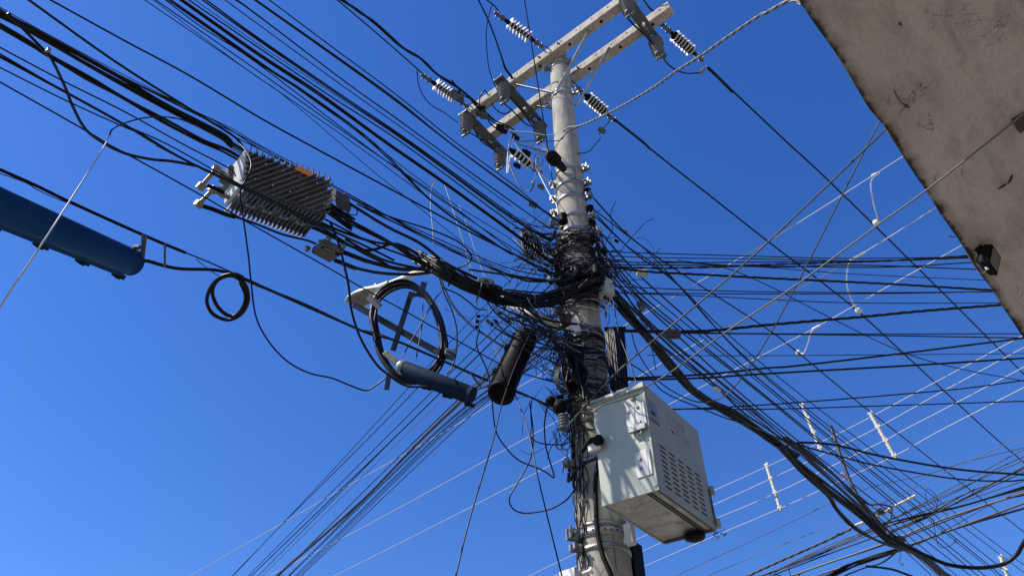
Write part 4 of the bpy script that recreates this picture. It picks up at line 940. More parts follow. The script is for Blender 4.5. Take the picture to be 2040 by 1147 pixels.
connector(960, 228, 9.1, .07, 'galvd', 'grey bolted clamp on the left end of the near crossarm')
connector(911, 190, 9.15, .075, 'galvd', 'cluster of dark bolted clamps at the left strain insulator')
connector(864, 500, -3.38, .05, 'blackm', 'black suspension clamp on top of the main bundle', (0, 0, 1))
connector(967, 565, -3.38, .055, 'galvd', 'galvanised bolted clamp on the main bundle left of the pole', (1, 0, -.3))
connector(985, 577, -3.38, .05, 'blackm', 'black block clamp on the main bundle left of the pole', (1, 0, -.4))
connector(978, 538, -4.1, .018, 'alu', 'tiny shiny tie on the wires above the main bundle')
connector(1793, 1075, 5.4, .06, 'red', 'rusty brown clamp on the low lines at lower right', (1, .3, .2))
connector(1754, 1020, 6.0, .05, 'red', 'rusty clamp where the curly lead meets the cream sleeve', (1, .3, .3))
connector(1764, 1059, 5.4, .03, 'poly', 'tiny white fitting on the right bundle near the bottom')
connector(1680, 946, -8, .035, 'white', 'white splice on the third pale conductor inside the right bundle')
for i, az in enumerate((70, 76, 80, 84)):
    z = zpole((372, 403, 432, 462)[i]); p, d = onpole(z, az, .03); mb = MB()
    mb.lathe(p-V((0, 0, .045)), (0, 0, 1), [(0, .022), (.01, .034), (.025, .02), (.045, .036), (.065, .02), (.08, .034), (.09, .022)], 14)
    mb.bolt(p-V((0, 0, .055)), (0, 0, 1), .009, .11)
    tag(mb.build('spool_insulator', M['blackm']), 'small black spool insulator on the pole right edge, '+('highest', 'second', 'third', 'lowest')[i]+' of four', 'insulator', 'black spools down the pole right edge')
for i, (x, y) in enumerate(((1121, 436), (1150, 545), (1188, 540))):
    p = Q(x, y, -3.85); mb = MB(); mb.lathe(p-V((0, 0, .05)), (0, 0, 1), [(0, .024), (.01, .04), (.03, .024), (.05, .042), (.07, .024), (.09, .04), (.10, .024)], 14)
    tag(mb.build('spool_insulator', M['blackm']), 'black ribbed spool '+('at the pole left side where the heavy strands land', 'buried in the tangle on the pole centre', 'at the pole right side by the level cables')[i], 'insulator')
mb = MB(); p = Q(1123, 842, -3.85)
prof = []
for k in range(5): prof += [(k*.022, .018), (k*.022+.006, .034), (k*.022+.013, .034), (k*.022+.018, .018)]
mb.lathe(p-V((0, 0, .05)), (0, 0, 1), prof, 16); tag(mb.build('spool_insulator', M['polyg']), 'grey ribbed standoff on the pole left edge beside the cabinet', 'insulator')
for (x, y, r_, lb) in ((1103, 797, .034, 'rounded black cap closure left of the pole above the ribbed standoff'), (1121, 808, .048, 'lumpy black tape wrapped joint on the pole left edge')):
    p = Q(x, y, -3.88); mb = MB(); mb.lathe(p-V((.03, 0, r_)), (.3, 0, 1), [(0, r_*.4), (r_*.3, r_*.85), (r_*.9, r_), (r_*1.4, r_*.8), (r_*1.9, r_*.35)], 14); mb.tube([p+V((.02, 0, r_*.7)), p+V((.06, .02, r_*1.3))], .014, 8)
    tag(mb.build('cable_joint', M['blackm']), lb, 'joint')

# rusty bracket and pale patch where the lamp arm meets the pole
mb = MB(); p = Q(1125, 640, -3.85); mb.box(p, AX*.05, LX*.02, V((0, 0, .045))); mb.bolt(p-LX*.02, -LX, .02, .03); mb.lathe(p+V((0, 0, .04)), (-.5, -.6, .2), [(0, .02), (.05, .025), (.07, .03)], 10)
tag(mb.build('rusty_bracket', M['red'], None, .004), 'rust stained bracket on the pole where the lamp arm is fixed', 'bracket')
mb = MB(); a = Q(1137, 637, -3.83); b = Q(1150, 661, -3.83); mb.box((a+b)/2, (b-a)/2, AX*.035, LX*.004)
tag(mb.build('steel_strap', M['plate'], None, .001), 'bright slanted steel strip on the pole under the main bundle', 'bracket')

# ------------------------------------------------------------------ street lamp
lp = thing('street_lamp', 'white street lamp head on a pale tube arm left of the pole', 'street lamp', Q(1110, 650, -4.1))
arm_pts = [(1112, 652, -3.95), (1060, 626, -3.92), (1005, 600, -4.1), (940, 570, -4.55), (890, 550, -4.95), (855, 541, -5.25), (832, 543, -5.4), (800, 556, -5.6), (765, 571, -5.8)]
mb = MB(); mb.tube([V(q) for q in spline([list(Q(*p)) for p in arm_pts], 6)], .033, 14); mb.build('lamp_arm', M['ampl'], lp)
mb = MB(); mb.tube([Q(776, 566, -5.72), Q(742, 579, -5.95)], .045, 14); mb.build('collar', M['lampw'], lp)
# head: shell outline tapering to the tip, flat dusty cover below
h0 = Q(762, 572, -5.82); h1 = Q(690, 587, -6.30); ax = (h1-h0); ax.z *= .4; hl = ax.length*.85; ax.normalize(); sd_ = V((ax.y, -ax.x, 0)).normalized()
if sd_.y > 0: sd_ = -sd_
mb = MB(); up = V((0, 0, 1))
secs = [(0, .05, .05), (.12, .075, .065), (.30, .13, .07), (.55, .155, .06), (.80, .15, .045), (.95, .11, .03), (1, .06, .015)]
vs = []
for f_, wd, hh in secs:
    c = h0+ax*hl*f_
    for s_, u_ in ((-1, -.3), (1, -.3), (1, .25), (.6, 1), (-.6, 1), (-1, .25)): vs.append(c+sd_*wd*.8*s_+up*hh*.8*u_)
fs = [(i*6+k, i*6+(k+1) % 6, (i+1)*6+(k+1) % 6, (i+1)*6+k) for i in range(len(secs)-1) for k in range(6)]+[(0, 1, 2, 3, 4, 5)[::-1], tuple(len(vs)-6+i for i in range(6))]
mb.add(vs, fs); mb.build('lamp_head', M['lampw'], lp, .008)
mb = MB(); mb.box(h0+ax*hl*.62-up*.022, ax*hl*.27, sd_*.095, up*.006); mb.build('lamp_cover', M['glass'], lp, .003)
mb = MB(); mb.lathe(h0+ax*hl*.2+up*.05, up, [(0, .03), (.05, .03), (.06, .02)], 14); mb.build('photocell', M['galvd'], lp)

# ------------------------------------------------------------------ cable coil on its steel cross
def Ct(x, y): return Q(x, y, -4.35)
coil = thing('cable_coil', 'big ring of black slack cable tied to a grey steel cross', 'cable coil', Ct(813, 665))
rr_ = random.Random(5)
ring_px = [(745, 620), (752, 595), (775, 575), (805, 567), (832, 575), (855, 600), (872, 635), (882, 670), (884, 700), (873, 730), (850, 750), (815, 756), (785, 745), (760, 712), (748, 670), (743, 640)]
mb = MB()
for k in range(18):
    a = rr_.uniform(0, 6.28); q = rr_.uniform(1, 9); yo = rr_.uniform(-.05, .05)
    pts = [list(Q(x+math.cos(a)*q+rr_.gauss(0, .8), y+math.sin(a)*q+rr_.gauss(0, .8), -4.35+yo)) for x, y in ring_px]
    sp = spline(pts+[pts[0]], 4)[:-1]; mb.tube([V(p) for p in sp], .0105, 7, closed=True)
mb.build('cable_ring', M['black'], coil)
def flatbar(p0, p1, wpx, d0=-4.42, d1=-4.42, name='cross_bar', m='slate'):
    a = Q(*p0, d0); b = Q(*p1, d1); t_ = dep((p0[1]+p1[1])/2, d0); wd = wpx*t_/F; d = (b-a).normalized(); view = ((a+b)/2-V((0, 0, ZC))).normalized()
    s_ = d.cross(view).normalized(); u_ = s_.cross(d); mb = MB(); mb.box((a+b)/2, (b-a)/2, s_*wd/2, u_*.003)
    mb.box((a+b)/2+s_*(wd/2-.003)-u_*.012, (b-a)/2*.995, s_*.003, u_*.012)
    return mb.build(name, M[m], coil)
flatbar((704, 606), (884, 708), 13); flatbar((820, 582), (783, 698), 11)
for p0, p1, wp in (((733, 590), (757, 612), 13), ((845, 562), (838, 592), 12), ((775, 748), (770, 776), 10), ((815, 590), (840, 585), 8)):
    flatbar(p0, p1, wp, -4.27, -4.27, 'end_bracket')
flatbar((868, 703), (878, 695), 12, -4.3, -4.3, 'end_bracket', 'galv')
cable(2.4, 'black wire hanging straight down through the ring of slack cable', 'i1330,110@-4.3 1325,280 1300,440 1270,590@-4.3')
cable(2.4, 'black wire slanting through the ring of slack cable', 'i1480,30@-4.3 1410,120 1320,290 1240,420 1170,550@-4.3')
cable(3.2, 'black cable curving down outside the right side of the cable ring', 'w870,535@-4.1 i1500,50 1560,180 1600,340 1595,520 1560,640 1520,690@-4.3')
cable(4, 'black cable from the main bundle slanting over the ring right side to the closure', 'w872,540@-4.1 i1560,130 1700,290 1780,350 1900,430 2010,500 j30,560@-4.0')
cable(3, 'black cable looping from main bundle down to the connectors', 'i1480,0@-4.1 1600,50 1700,120 1760,170 1830,180@-4.1')
mb = MB(); p = Q(897, 706, -4.3); mb.box(p, V((.035, 0, -.012)), V((0, .03, 0)), V((.006, 0, .03)))
for k in range(5): mb.bolt(p+V((-.025+k*.013, -.03, .012-.006*k)), (0, -1, 0), .006, .01)
tag(mb.build('tie_block', M['galvd'], None, .004), 'weathered brown block on the right end of the coil cross', 'fitting')
mb = MB(); a = Q(767, 702, -4.25); b = Q(792, 724, -4.25); mb.box((a+b)/2, (b-a)/2, V((0, .012, 0)), (b-a).cross(V((0, 1, 0))).normalized()*.022)
tag(mb.build('splice_box', M['brass'], None, .005), 'small flat brown splice box at the lower left of the cable ring', 'splice box')

# --- small two turn cable loop on the strand, left of the ring
lp2 = [(484, 553), (466, 546), (440, 552), (420, 572), (412, 600), (424, 625), (453, 637), (480, 626), (494, 600), (491, 572), (474, 554), (455, 549), (432, 560), (423, 582), (432, 608), (450, 626), (468, 629), (484, 612), (489, 588), (478, 560)]
mb = MB(); mb.tube([V(p) for p in spline([list(Q(x, y, 4.55)) for x, y in lp2], 6)], .011, 8)
tag(mb.build('cable_loop', M['black']), 'small double loop of black cable tied under the strand between blue tubes', 'cable loop')

# ------------------------------------------------------------------ blue tubes
def btube(p0, t0, p1, t1, r, matn, label, loc_extra=0):
    a = P(*p0, t0); b = P(*p1, t1); ax = (b-a).normalized(); a = a-ax*loc_extra; ln = (b-a).length
    t = thing('splice_tube', label, 'splice closure', (a+b)/2, 'blue splice tubes hung on the cables')
    mb = MB(); mb.lathe(a, ax, [(0, r*.8), (.01, r), (ln-.05, r), (ln-.047, r*.985), (ln-.012, r*.985), (ln-.011, r*1.01), (ln-.001, r*1.01), (ln, r*.96)], 36); mb.build('tube_body', M[matn], t)
    dn = (V((0, 0, -1))-ax*(-ax.z)).normalized(); away = ax.cross(dn).normalized()
    if away.y < 0: away = -away
    lo = (dn*.78+away*.62).normalized(); sd_ = ax.cross(lo)
    mb = MB(); mb.box((a+b)/2+lo*(r+.004), ax*(ln/2-.012), lo*.014, sd_*.016); mb.build('seam_rail', M[matn], t, .003)
    mb = MB()
    n = max(3, int(ln/.27))
    for k in range(n+1):
        mb = MB(); c = a+ax*(ln*(k+.12)/(n+.24)); mb.box(c+lo*(r+.024), ax*.014, lo*.010, sd_*.02); mb.box(c+ax*.0225+lo*(r+.018), ax*.03, lo*.012, sd_*.012); mb.build('latch', M['blackm'], t)
    return t, a, b, ax
t1_, a, b, ax = btube((-20, 401), 2.92, (263, 523), 3.84, .069, 'blue', 'large dark blue tube hanging at the left edge', .8)
mb = MB(); q0 = b+V((0, 0, .02)); mb.tube([P(283, 522, 3.84), P(289, 472, 3.80)], .010, 8); p = P(273, 492, 3.80); mb.box(p, V((.014, 0, 0)), V((0, .01, 0)), V((0, 0, .01)))
mb.build('hanger', M['slate'], t1_)
mb = MB(); a2 = P(287, 522, 3.83); b2 = P(290, 470, 3.80); d = (b2-a2).normalized(); s_ = d.cross(V((0, 1, 0))).normalized(); mb.box((a2+b2)/2+s_*.012, (b2-a2)/2, s_*.007, V((0, .012, 0))); mb.build('hanger_strap', M['galvd'], t1_)
t2_, a, b, ax = btube((806, 733), 5.25, (943, 786), 5.0, .052, 'blue2', 'smaller grey blue tube lying against the bottom of the cable ring')
mb = MB(); mb.lathe(a-ax*.045, ax, [(0, .045), (.02, .055), (.045, .05)], 20); mb.lathe(a-ax*.06, ax, [(0, .03), (.02, .034)], 16); mb.build('end_cap', M['galv'], t2_)
cable(6.5, 'thick black strand carrying the large blue tube from the left edge', 'c-30,195@4.5 280,332 560,467 1160,737 1480,870@4.55', 'blackm')
cable(2, 'thin wire trailing just under the strand of the large blue tube', 'c-20,232@4.45 200,310 300,370 430,430 560,480@4.5')
cable(3, 'black strand wire between the large blue tube and the small cable loop', 'c1470,865@4.55 1700,960 1900,1050 2040,1110 i100,20@4.55')
cable(1.6, 'hair thin wire dropping from the strand to the small cable loop', 'c1560,920@4.55 1660,1000 1750,1060@4.55')
cable(5.5, 'black cable from the large blue tube past the small loop to the small blue tube', 'c1120,932@4.4 1180,937 1310,975 1450,995 1700,1010 1850,1045 2040,1125 i100,25 450,175 720,290 900,372@-4.3 1100,420 1400,545 1700,680 1850,742@-4.3', 'blackm', wob=.5)
cable(3, 'second wire lashed along the cable between the loop and the ring', 'i0,-15@4.55 300,100 600,225 800,325 1000,385 1450,560 1700,690@-4.28', wob=1)
cable(4, 'short black lead from the strand down to the small blue tube right end', 'i1710,680@-4.25 1750,740 1790,790@-4.25')
cable(4, 'short black lead from the small blue tube to the black closure', 'i1770,810@-4.2 1830,790 1880,765 1950,770 j-60,810@-4.0')
cable(4.6, 'upright strap joining the strand and the cable right of the large blue tube', 'c1317,800@4.52 1312,890 1315,990@4.42', 'galvd', name='strap', cat='strap', ext=False)
# ------------------------------------------------------------------ black dome closures
def closure(p0, d0, p1, d1, r, label):
    a = Q(*p0, d0); b = Q(*p1, d1); ax = (b-a).normalized(); ln = (b-a).length
    t = thing('dome_closure', label, 'splice closure', (a+b)/2, 'black dome closures beside the pole')
    mb = MB(); mb.lathe(a, ax, [(0, r*.75), (.03, r*.95), (.06, r), (ln*.12, r), (ln*.12+.004, r*.93), (ln*.94, r*.97), (ln*.95, r*1.06), (ln, r*1.06), (ln+.001, r*.9), (ln-.04, r*.82), (ln-.05, .02)], 30); mb.build('closure_body', M['blackm'], t)
    s_ = ax.cross(V((0, 1, 0))).normalized(); f_ = ax.cross(s_)
    mb = MB(); c = a+ax*ln*.5-s_*r*.9; mb.box(c-s_*.008, ax*ln*.46, s_*.012, f_*.025); mb.build('side_rail', M['black'], t, .003)
    mb = MB(); mb.lathe(a+ax*ln*.14, ax, [(0, r*1.02), (.03, r*1.02)], 30)
    mb.build('clamp_collar', M['blackm'], t)
    for k in (.3, .72): mb = MB(); mb.box(a+ax*ln*k-s_*(r+.012), ax*.02, s_*.014, f_*.03); mb.build('rail_clamp', M['blackm'], t)
    return a, b, ax
a, b, ax = closure((1050, 668), -4.05, (998, 785), -3.85, .083, 'large black tube closure slanting left of the pole, open end down')
mb = MB(); mb.lathe(a-ax*.06, ax, [(0, .03), (.02, .045), (.06, .05)], 16); mb.tube([a-ax*.04, a+V((.1, 0, .06)), a+V((.2, 0, .03))], .012, 8); tag(mb.build('closure_neck', M['galvd']), 'metal neck above the large black tube closure', 'fitting')
closure((1147, 690), -3.82, (1145, 772), -3.80, .058, 'black tape covered closure strapped to the pole above the cabinet')

# hank of slack cable right of the pole
hk = thing('slack_coil', 'flattened hank of slack black cable hanging right of the pole above the cabinet', 'cable coil', Q(1232, 715, -3.85))
mb = MB(); rnd = random.Random(9)
for k in range(26):
    f_ = (k+.5)/26; layer = k % 2
    x0 = 1205+38*f_; x1 = 1216+36*f_
    ya = 656+rnd.uniform(-2, 5); yb = 772+rnd.uniform(-8, 8)+2*f_; d = -3.82-.05*layer-.04*math.sin(math.pi*f_)*-1
    pts = [Q(x0+2, ya+3, d-.06), Q(x0, ya, d), Q(x0+(x1-x0)*.3+rnd.gauss(0, .8), ya+(yb-ya)*.3, d+.015), Q(x0+(x1-x0)*.65+rnd.gauss(0, .8), ya+(yb-ya)*.65, d+.015), Q(x1, yb, d), Q(x1+2, yb+2, d-.06)]
    mb.tube([V(q) for q in spline([list(p) for p in pts], 5)], .0065, 7)
mb.build('cable_turns', M['black'], hk)
mb = MB(); a = Q(1204, 655, -3.8); b = Q(1246, 653, -3.8); mb.tube([a, b], .012, 8); mb.build('tie', M['blackm'], hk); mb = MB(); mb.tube([Q(1212, 752, -3.76), Q(1256, 752, -3.76)], .006, 6); mb.build('tie', M['blackm'], hk)
mb = MB(); a = Q(1220, 667, -3.72); mb.box(a, V((.012, 0, 0)), V((0, .002, 0)), V((0, 0, .004))); mb.build('label_clip', M['plate'], hk)
# white ringed small coil left of closure
mb = MB()
for k in range(7):
    pts = [Q(1140-8*math.cos(a*.52)*0+math.cos(a*math.pi/6)*(14+k*1.2)-14, 752+math.sin(a*math.pi/6)*(24+k), -3.78-.01*k) for a in range(12)]
    mb.tube([V(q) for q in spline([list(p) for p in pts]+[list(pts[0])], 3)[:-1]], .0028, 5, closed=True)
tag(mb.build('cable_coil', M['black']), 'small round coil of thin wires left of the taped closure', 'cable coil')

# ------------------------------------------------------------------ grey terminal box on the pole
tb = thing('terminal_box', 'small pale grey terminal box on the pole right edge below the level cables', 'terminal box', Q(1206, 578, -3.92))
c = Q(1207, 577, -3.93); a1 = V((.8, .6, 0)).normalized(); a2 = V((-.6, .8, 0)); mb = MB(); mb.box(c, a1*.04, a2*.05, V((0, 0, .08))); mb.build('case', M['box'], tb, .01)
mb = MB(); mb.box(c-a2*.052, a1*.033, a2*.003, V((0, 0, .07))); mb.build('cover', M['box'], tb, .002)
mb = MB(); [mb.lathe(c-V((0, 0, .08))+a1*k, (0, 0, -1), [(0, .01), (.03, .01)], 8) for k in (-.02, .015)]; mb.build('gland', M['blackm'], tb)

# ------------------------------------------------------------------ amplifier
amp = thing('line_amplifier', 'large finned cast metal line amplifier hanging in the left cables', 'amplifier', (-1.4, 2.85, 5.2))
O = V((-1.62, 2.734, 5.2)); Lv = V((.477, .237, -.0)); e1 = V((.002, -.12, .2)); e2 = V((-.25, .32, .2))
lu = Lv.normalized(); n1 = lu.cross(e1).normalized()
if n1.z > 0: n1 = -n1
n2 = lu.cross(e2).normalized()
if n2.z > 0: n2 = -n2
mb = MB(); i_ = .03
mb.para(O+lu*.02, Lv-lu*.04, e1, e2); mb.build('housing', M['amp'], amp, .012)
def clipseg(u0, v0, du, dv):     # clip a line to the unit square
    t0, t1 = -9, 9
    for p, d in ((u0, du), (v0, dv)):
        if abs(d) < 1e-9: continue
        a, b = (0-p)/d, (1-p)/d
        if a > b: a, b = b, a
        t0 = max(t0, a); t1 = min(t1, b)
    return (t0, t1) if t1-t0 > .12 else None
mb = MB()
for k in range(20):
    u0 = -.60+k*.085; sg = clipseg(u0, 0, .55, 1.0)
    if not sg: continue
    q0 = O+Lv*(u0+.55*sg[0])+e1*sg[0]; q1 = O+Lv*(u0+.55*sg[1])+e1*sg[1]; d = (q1-q0); s_ = d.normalized().cross(n1); h = .030
    mb.box((q0+q1)/2+n1*h/2, d*.52, s_*.0036, n1*h/2)
for k in range(15):
    u = .04+k*.066; mb.box(O+Lv*u+e1*1.03+n1*.006, lu*.0035, e1.normalized()*.018, n1*.03)
mb.build('upper_fins', M['amp'], amp)
mb = MB(); eu = e2.normalized()
for k in range(19):
    u = .02+k*.052; p = O+Lv*u
    mb.box(p+e2*.2+n2*.012, lu*.003, e2*.2, n2*.014)
    base = p+e2*.52; mb.add([base+lu*.003, base+e2*.5+lu*.003, base+e2*.62+n2*.01+lu*.003, base+e2*.3+n2*.05+lu*.003, base-lu*.003, base+e2*.5-lu*.003, base+e2*.62+n2*.01-lu*.003, base+e2*.3+n2*.05-lu*.003],
        [(0, 1, 2, 3), (7, 6, 5, 4), (0, 4, 5, 1), (1, 5, 6, 2), (2, 6, 7, 3), (3, 7, 4, 0)])
mb.build('lower_fins', M['amp'], amp)
mb = MB()
for k in range(4): mb = MB(); mb.box(O+Lv*(.2+k*.2)+e2*.47+n2*.01, lu*.03, eu*.028, n2*.016); mb.bolt(O+Lv*(.2+k*.2)+e2*.47+n2*.02, n2, .012, .012); mb.build('bolt_boss', M['galvd'], amp)
for k in range(9): mb = MB(); mb.bolt(O+Lv*(.12+.1*k)+e1*(.25+.5*(k % 2))+n1*.03, n1, .007, .008); mb.build('fin_bolt', M['galv'], amp)
mb = MB(); mb.para(O-lu*.012+e1*.05+e2*.02, lu*.03, e1*.98, e2*.98); mb.build('end_cap', M['ampl'], amp, .008)
mb = MB(); mb.para(O-lu*.045+e1*.45+e2*.58, lu*.035, e1*.5, e2*.4); mb.lathe(O-lu*.09+e1*.4+e2*.55, lu, [(0, .02), (.03, .028), (.05, .028)], 12); mb.lathe(O-lu*.085+e1*.25+e2*.75, lu, [(0, .018), (.03, .022), (.05, .022)], 12)
mb.build('port_block', M['amp'], amp, .01)
mb = MB(); mb.para(O+Lv+lu*.0+e1*.55, lu*.035, e1*.3, e2*.35); mb.build('rear_port', M['ampl'], amp, .005)
p0 = Q(683, 402, 5.35); mb = MB(); mb.box(p0, lu*.045, V((0, .05, 0)), V((0, 0, .028))); mb.bolt(p0+V((.02, -.05, .01)), (0, -1, 0), .01, .01); tag(mb.build('power_inserter', M['slate'], None, .01), 'small black rounded box on the right end of the finned amplifier', 'box')
cable(2.4, 'thin black pigtail looping behind the small black box at the amplifier right end', 'd700,510@5.35 740,560 790,570 808,545 790,500 745,475@5.35')
p0 = Q(606, 341, 5.34); mb = MB(); mb.box(p0, lu*.045+V((0, 0, -.008)), V((0, .004, 0)), V((.006, 0, .018))); tag(mb.build('orange_tag', M['orange'], None, .002), 'orange plastic tag on the amplifier upper edge', 'tag')
cable(4, 'short pale strap at the top left corner of the amplifier', 'w463,295@5.5 w478,303 w492,308@5.45', 'galv', name='strap', cat='strap', ext=False)
# brass elbow adapters
for i, (pa, pb, lb) in enumerate((((431, 337), (400, 372), 'upper pale brass elbow adapter at the amplifier left end'), ((424, 378), (396, 407), 'lower pale brass elbow adapter at the amplifier left end'))):
    a = Q(*pa, 5.25); b = Q(*pb, 5.15); t = thing('elbow_adapter', lb, 'adapter', a, 'brass elbow adapters on the amplifier'); d = (b-a).normalized(); s_ = d.cross(V((0, 0, 1))).normalized(); u_ = s_.cross(d)
    mb = MB(); mb.tube([a, b], .013, 10); mb.build('adapter_tube', M['brass'], t)
    
    for e_ in (a, b): mb = MB(); mb.box(e_, d*.022, s_*.022, u_*.022); mb.build('adapter_block', M['brass'], t, .005)
    mb = MB(); e = a+(Q(452+4*i, 352+42*i, 5.28)-a); mb.tube([a, e], .016, 10); mb.tube([a.lerp(e, .4), a.lerp(e, .7)], .022, 6); mb.build('adapter_stub', M['galv'], t)
cable(9, 'black heatshrink sleeve leaving the lower brass adapter', 'c1620,500@5.15 1700,525 1790,560 1870,585@5.1', 'blackm')
cable(4.5, 'black cable running under the amplifier lower fins to the tap box', 'c1850,578@5.1 1940,605 2040,640 d200,720 400,770 480,800@5.1', 'blackm')
cable(8, 'black heatshrink sleeve leaving the upper brass adapter', 'c1650,335@5.2 1720,360 1790,395@5.2', 'blackm')
# tap box
tp = thing('tap_box', 'small flat grey tap box with a dark text strip below the amplifier right end', 'tap box', Q(652, 502, 5.1))
A_ = Q(619, 504, 5.1); B_ = Q(657, 524, 5.1); C_ = Q(639, 488, 5.1); ub = (B_-A_); vb = (C_-A_); nb = ub.cross(vb).normalized()
if nb.z > 0: nb = -nb
mb = MB(); mb.para(A_, ub*1.0, vb*1.0, -nb*.05)
D_ = Q(685, 505, 5.1); mb = MB()
cor = [A_, B_, D_, C_+(D_-B_)*.12]; up_ = V((0, 0, .055))
mb.add(cor+[c+up_ for c in cor], [(0, 1, 2, 3), (7, 6, 5, 4), (0, 4, 5, 1), (1, 5, 6, 2), (2, 6, 7, 3), (3, 7, 4, 0)]); mb.build('tap_housing', M['amp'], tp, .007)
c3, c2 = cor[3], cor[2]; inn = ((A_-C_)+(B_-D_)).normalized()
mb = MB(); s0 = c3.lerp(c2, .1)+inn*.014-V((0, 0, .003)); s1 = c3.lerp(c2, .92)+inn*.014-V((0, 0, .003)); mb.add([s0, s1, s1+inn*.022, s0+inn*.022, s0-V((0, 0, .001)), s1-V((0, 0, .001)), s1+inn*.022-V((0, 0, .001)), s0+inn*.022-V((0, 0, .001))], [(0, 1, 2, 3), (7, 6, 5, 4), (0, 4, 5, 1), (1, 5, 6, 2), (2, 6, 7, 3), (3, 7, 4, 0)]); strip_ = mb.build('text_strip', M['blackm'], tp)
for q in (Q(612, 497, 5.12), Q(654, 478, 5.16), Q(683, 492, 5.14), Q(638, 485, 5.14)): mb = MB(); mb.lathe(q-V((0, 0, .012)), (0, 0, 1), [(0, .012), (.008, .018), (.03, .018), (.036, .01)], 12); mb.build('tap_port', M['galv'], tp)
def text(s, o, xd, yd, size, m, parent, name='lettering', depth=.0006):
    cu = bpy.data.curves.new('txt', 'FONT'); cu.body = s; cu.size = 1; cu.extrude = .01
    ob = bpy.data.objects.new('txt', cu); C.objects.link(ob); bpy.context.view_layer.update()
    me = bpy.data.meshes.new_from_object(ob.evaluated_get(bpy.context.evaluated_depsgraph_get())); bpy.data.objects.remove(ob)
    xd = xd.normalized(); yd = (yd-xd*yd.dot(xd)).normalized(); zd = xd.cross(yd)
    for v in me.vertices: v.co = o+xd*v.co.x*size+yd*v.co.y*size+zd*v.co.z*size
    me.materials.clear(); me.materials.append(m); me.name = name
    o_ = bpy.data.objects.new(name, me); C.objects.link(o_)
    if parent: o_.parent = parent; o_.matrix_parent_inverse = parent.matrix_world.inverted()
    return o_
text('EIPXCM', s0.lerp(s1, .12)+inn*.018-V((0, 0, .0018)), s1-s0, -inn, (s1-s0).length/5.4, M['chars'], tp)

# ------------------------------------------------------------------ cabinet on the pole
Rm = Matrix(((.8025351, .59646239, -.01303926), (-.59474736, .79812197, -.0963166), (-.04704231, .08505252, .99526534)))
bo = V((.76238808, 3.43318968, 4.25011481)); bw, bd, bh = .349, .715, .653
X_, Y_, Z_ = (V(Rm.col[i]).normalized() for i in range(3))
cab = thing('equipment_cabinet', 'pale grey green steel equipment cabinet mounted on the pole', 'cabinet', bo-Z_*bh)
def B(x, y, z): return bo-X_*x*bw+Y_*y*bd-Z_*z*bh   # x: leftwards, y: away, z: down (0..1)
th = .004
mb = MB()
mb.box(B(.5, .5, 0)-Z_*th, X_*bw/2, Y_*bd/2, Z_*th)                 # top
mb.box(B(.5, 0, .5)+Y_*th, X_*(bw/2-.001), Y_*th, Z_*(bh/2-.006))   # near face
mb.box(B(0, .5, .5)-X_*th, X_*th, Y_*(bd/2-.009), Z_*(bh/2-.006))   # right face
mb.box(B(1, .5, .5)+X_*th, X_*th, Y_*(bd/2-.009), Z_*(bh/2-.006)); mb.box(B(.5, 1, .5)-Y_*th, X_*(bw/2-.001), Y_*th, Z_*(bh/2-.006))
mb.build('cabinet_shell', M['box'], cab)
mb = MB(); lip = .02
mb.box(B(.5, .5, 1)+Z_*.022, X_*(bw/2-.01), Y_*(bd/2-.01), Z_*.003)
mb.build('floor_panel', M['boxin'], cab)
mb = MB(); mb.box(B(.19, .5, 1)+Z_*.012, X_*.006, Y_*(bd/2-.012), Z_*.006); mb.box(B(.03, .5, 1)+Z_*.008, X_*.006, Y_*(bd/2-.012), Z_*.006)
mb.box(B(.5, .985, 1)+Z_*.012, X_*(bw/2-.014), Y_*.008, Z_*.01)
mb.build('floor_rib', M['galvd'], cab)
mb = MB(); mb.box(B(.235, .5, 1)+Z_*.0165, X_*.008, Y_*(bd/2-.012), Z_*.001); mb.build('floor_slot', M['blackm'], cab)
mb = MB(); mb.box(B(.09, .5, 1)+Z_*.0172, X_*.024, Y_*(bd/2-.014), Z_*.0012); mb.build('floor_strip', M['boxin'], cab)
# top lip over the near face
mb = MB(); mb.box(B(.5, 0, 0)-Y_*.010-Z_*.012, X_*(bw/2+.004), Y_*.010, Z_*.016); mb.build('roof_lip', M['box'], cab, .002)
# folded corner flange on near face right side
mb = MB(); mb.box(B(.04, 0, .5)-Y_*.0025, X_*.012, Y_*.002, Z_*(bh/2-.03)); mb.build('corner_flange', M['box'], cab)
# hinge plates
def plate(x, z, wx, hz, bolts):
    c = B(x, 0, z)-Y_*.003; mb = MB(); mb.box(c, X_*wx/2, Y_*.003, Z_*hz/2); mb.box(c+X_*(wx/2+.012)-Y_*.004, X_*.008, Y_*.004, Z_*hz*.5)
    o = mb.build('hinge_plate', M['plate'], cab, .0015); mb = MB()
    for bx, bz in bolts: mb.lathe(c-Y_*.003+X_*bx*wx/2+Z_*bz*hz/2, -Y_, [(0, .011), (.004, .011), (.008, .006)], 12)
    mb.build('hinge_bolt', M['galv'], o)
plate(.24, .30, .105, .155, ((-.65, .6), (.5, .75), (.55, -.5), (-.65, -.75))); plate(.22, .735, .075, .15, ((-.2, .35), (-.2, -.35)))
mb = MB(); c = B(.18, 0, .43)-Y_*.02; mb.box(c, X_*.05, Y_*.014, Z_*.012); mb.tube([c+X_*.02-Z_*.01, c+X_*.02-Z_*.035-Y_*.01, c-X_*.01-Z_*.03, c-X_*.01-Z_*.008], .005, 6); mb.box(c+X_*.03+Z_*.014, X_*.02, Y_*.01, Z_*.01); mb.build('latch', M['galv'], cab, .002)
mb = MB(); mb.lathe(B(.23, 0, .105), -Y_, [(0, .017), (.005, .017), (.010, .010)], 16); mb.build('rivet_knob', M['brass'], cab)
mb = MB()
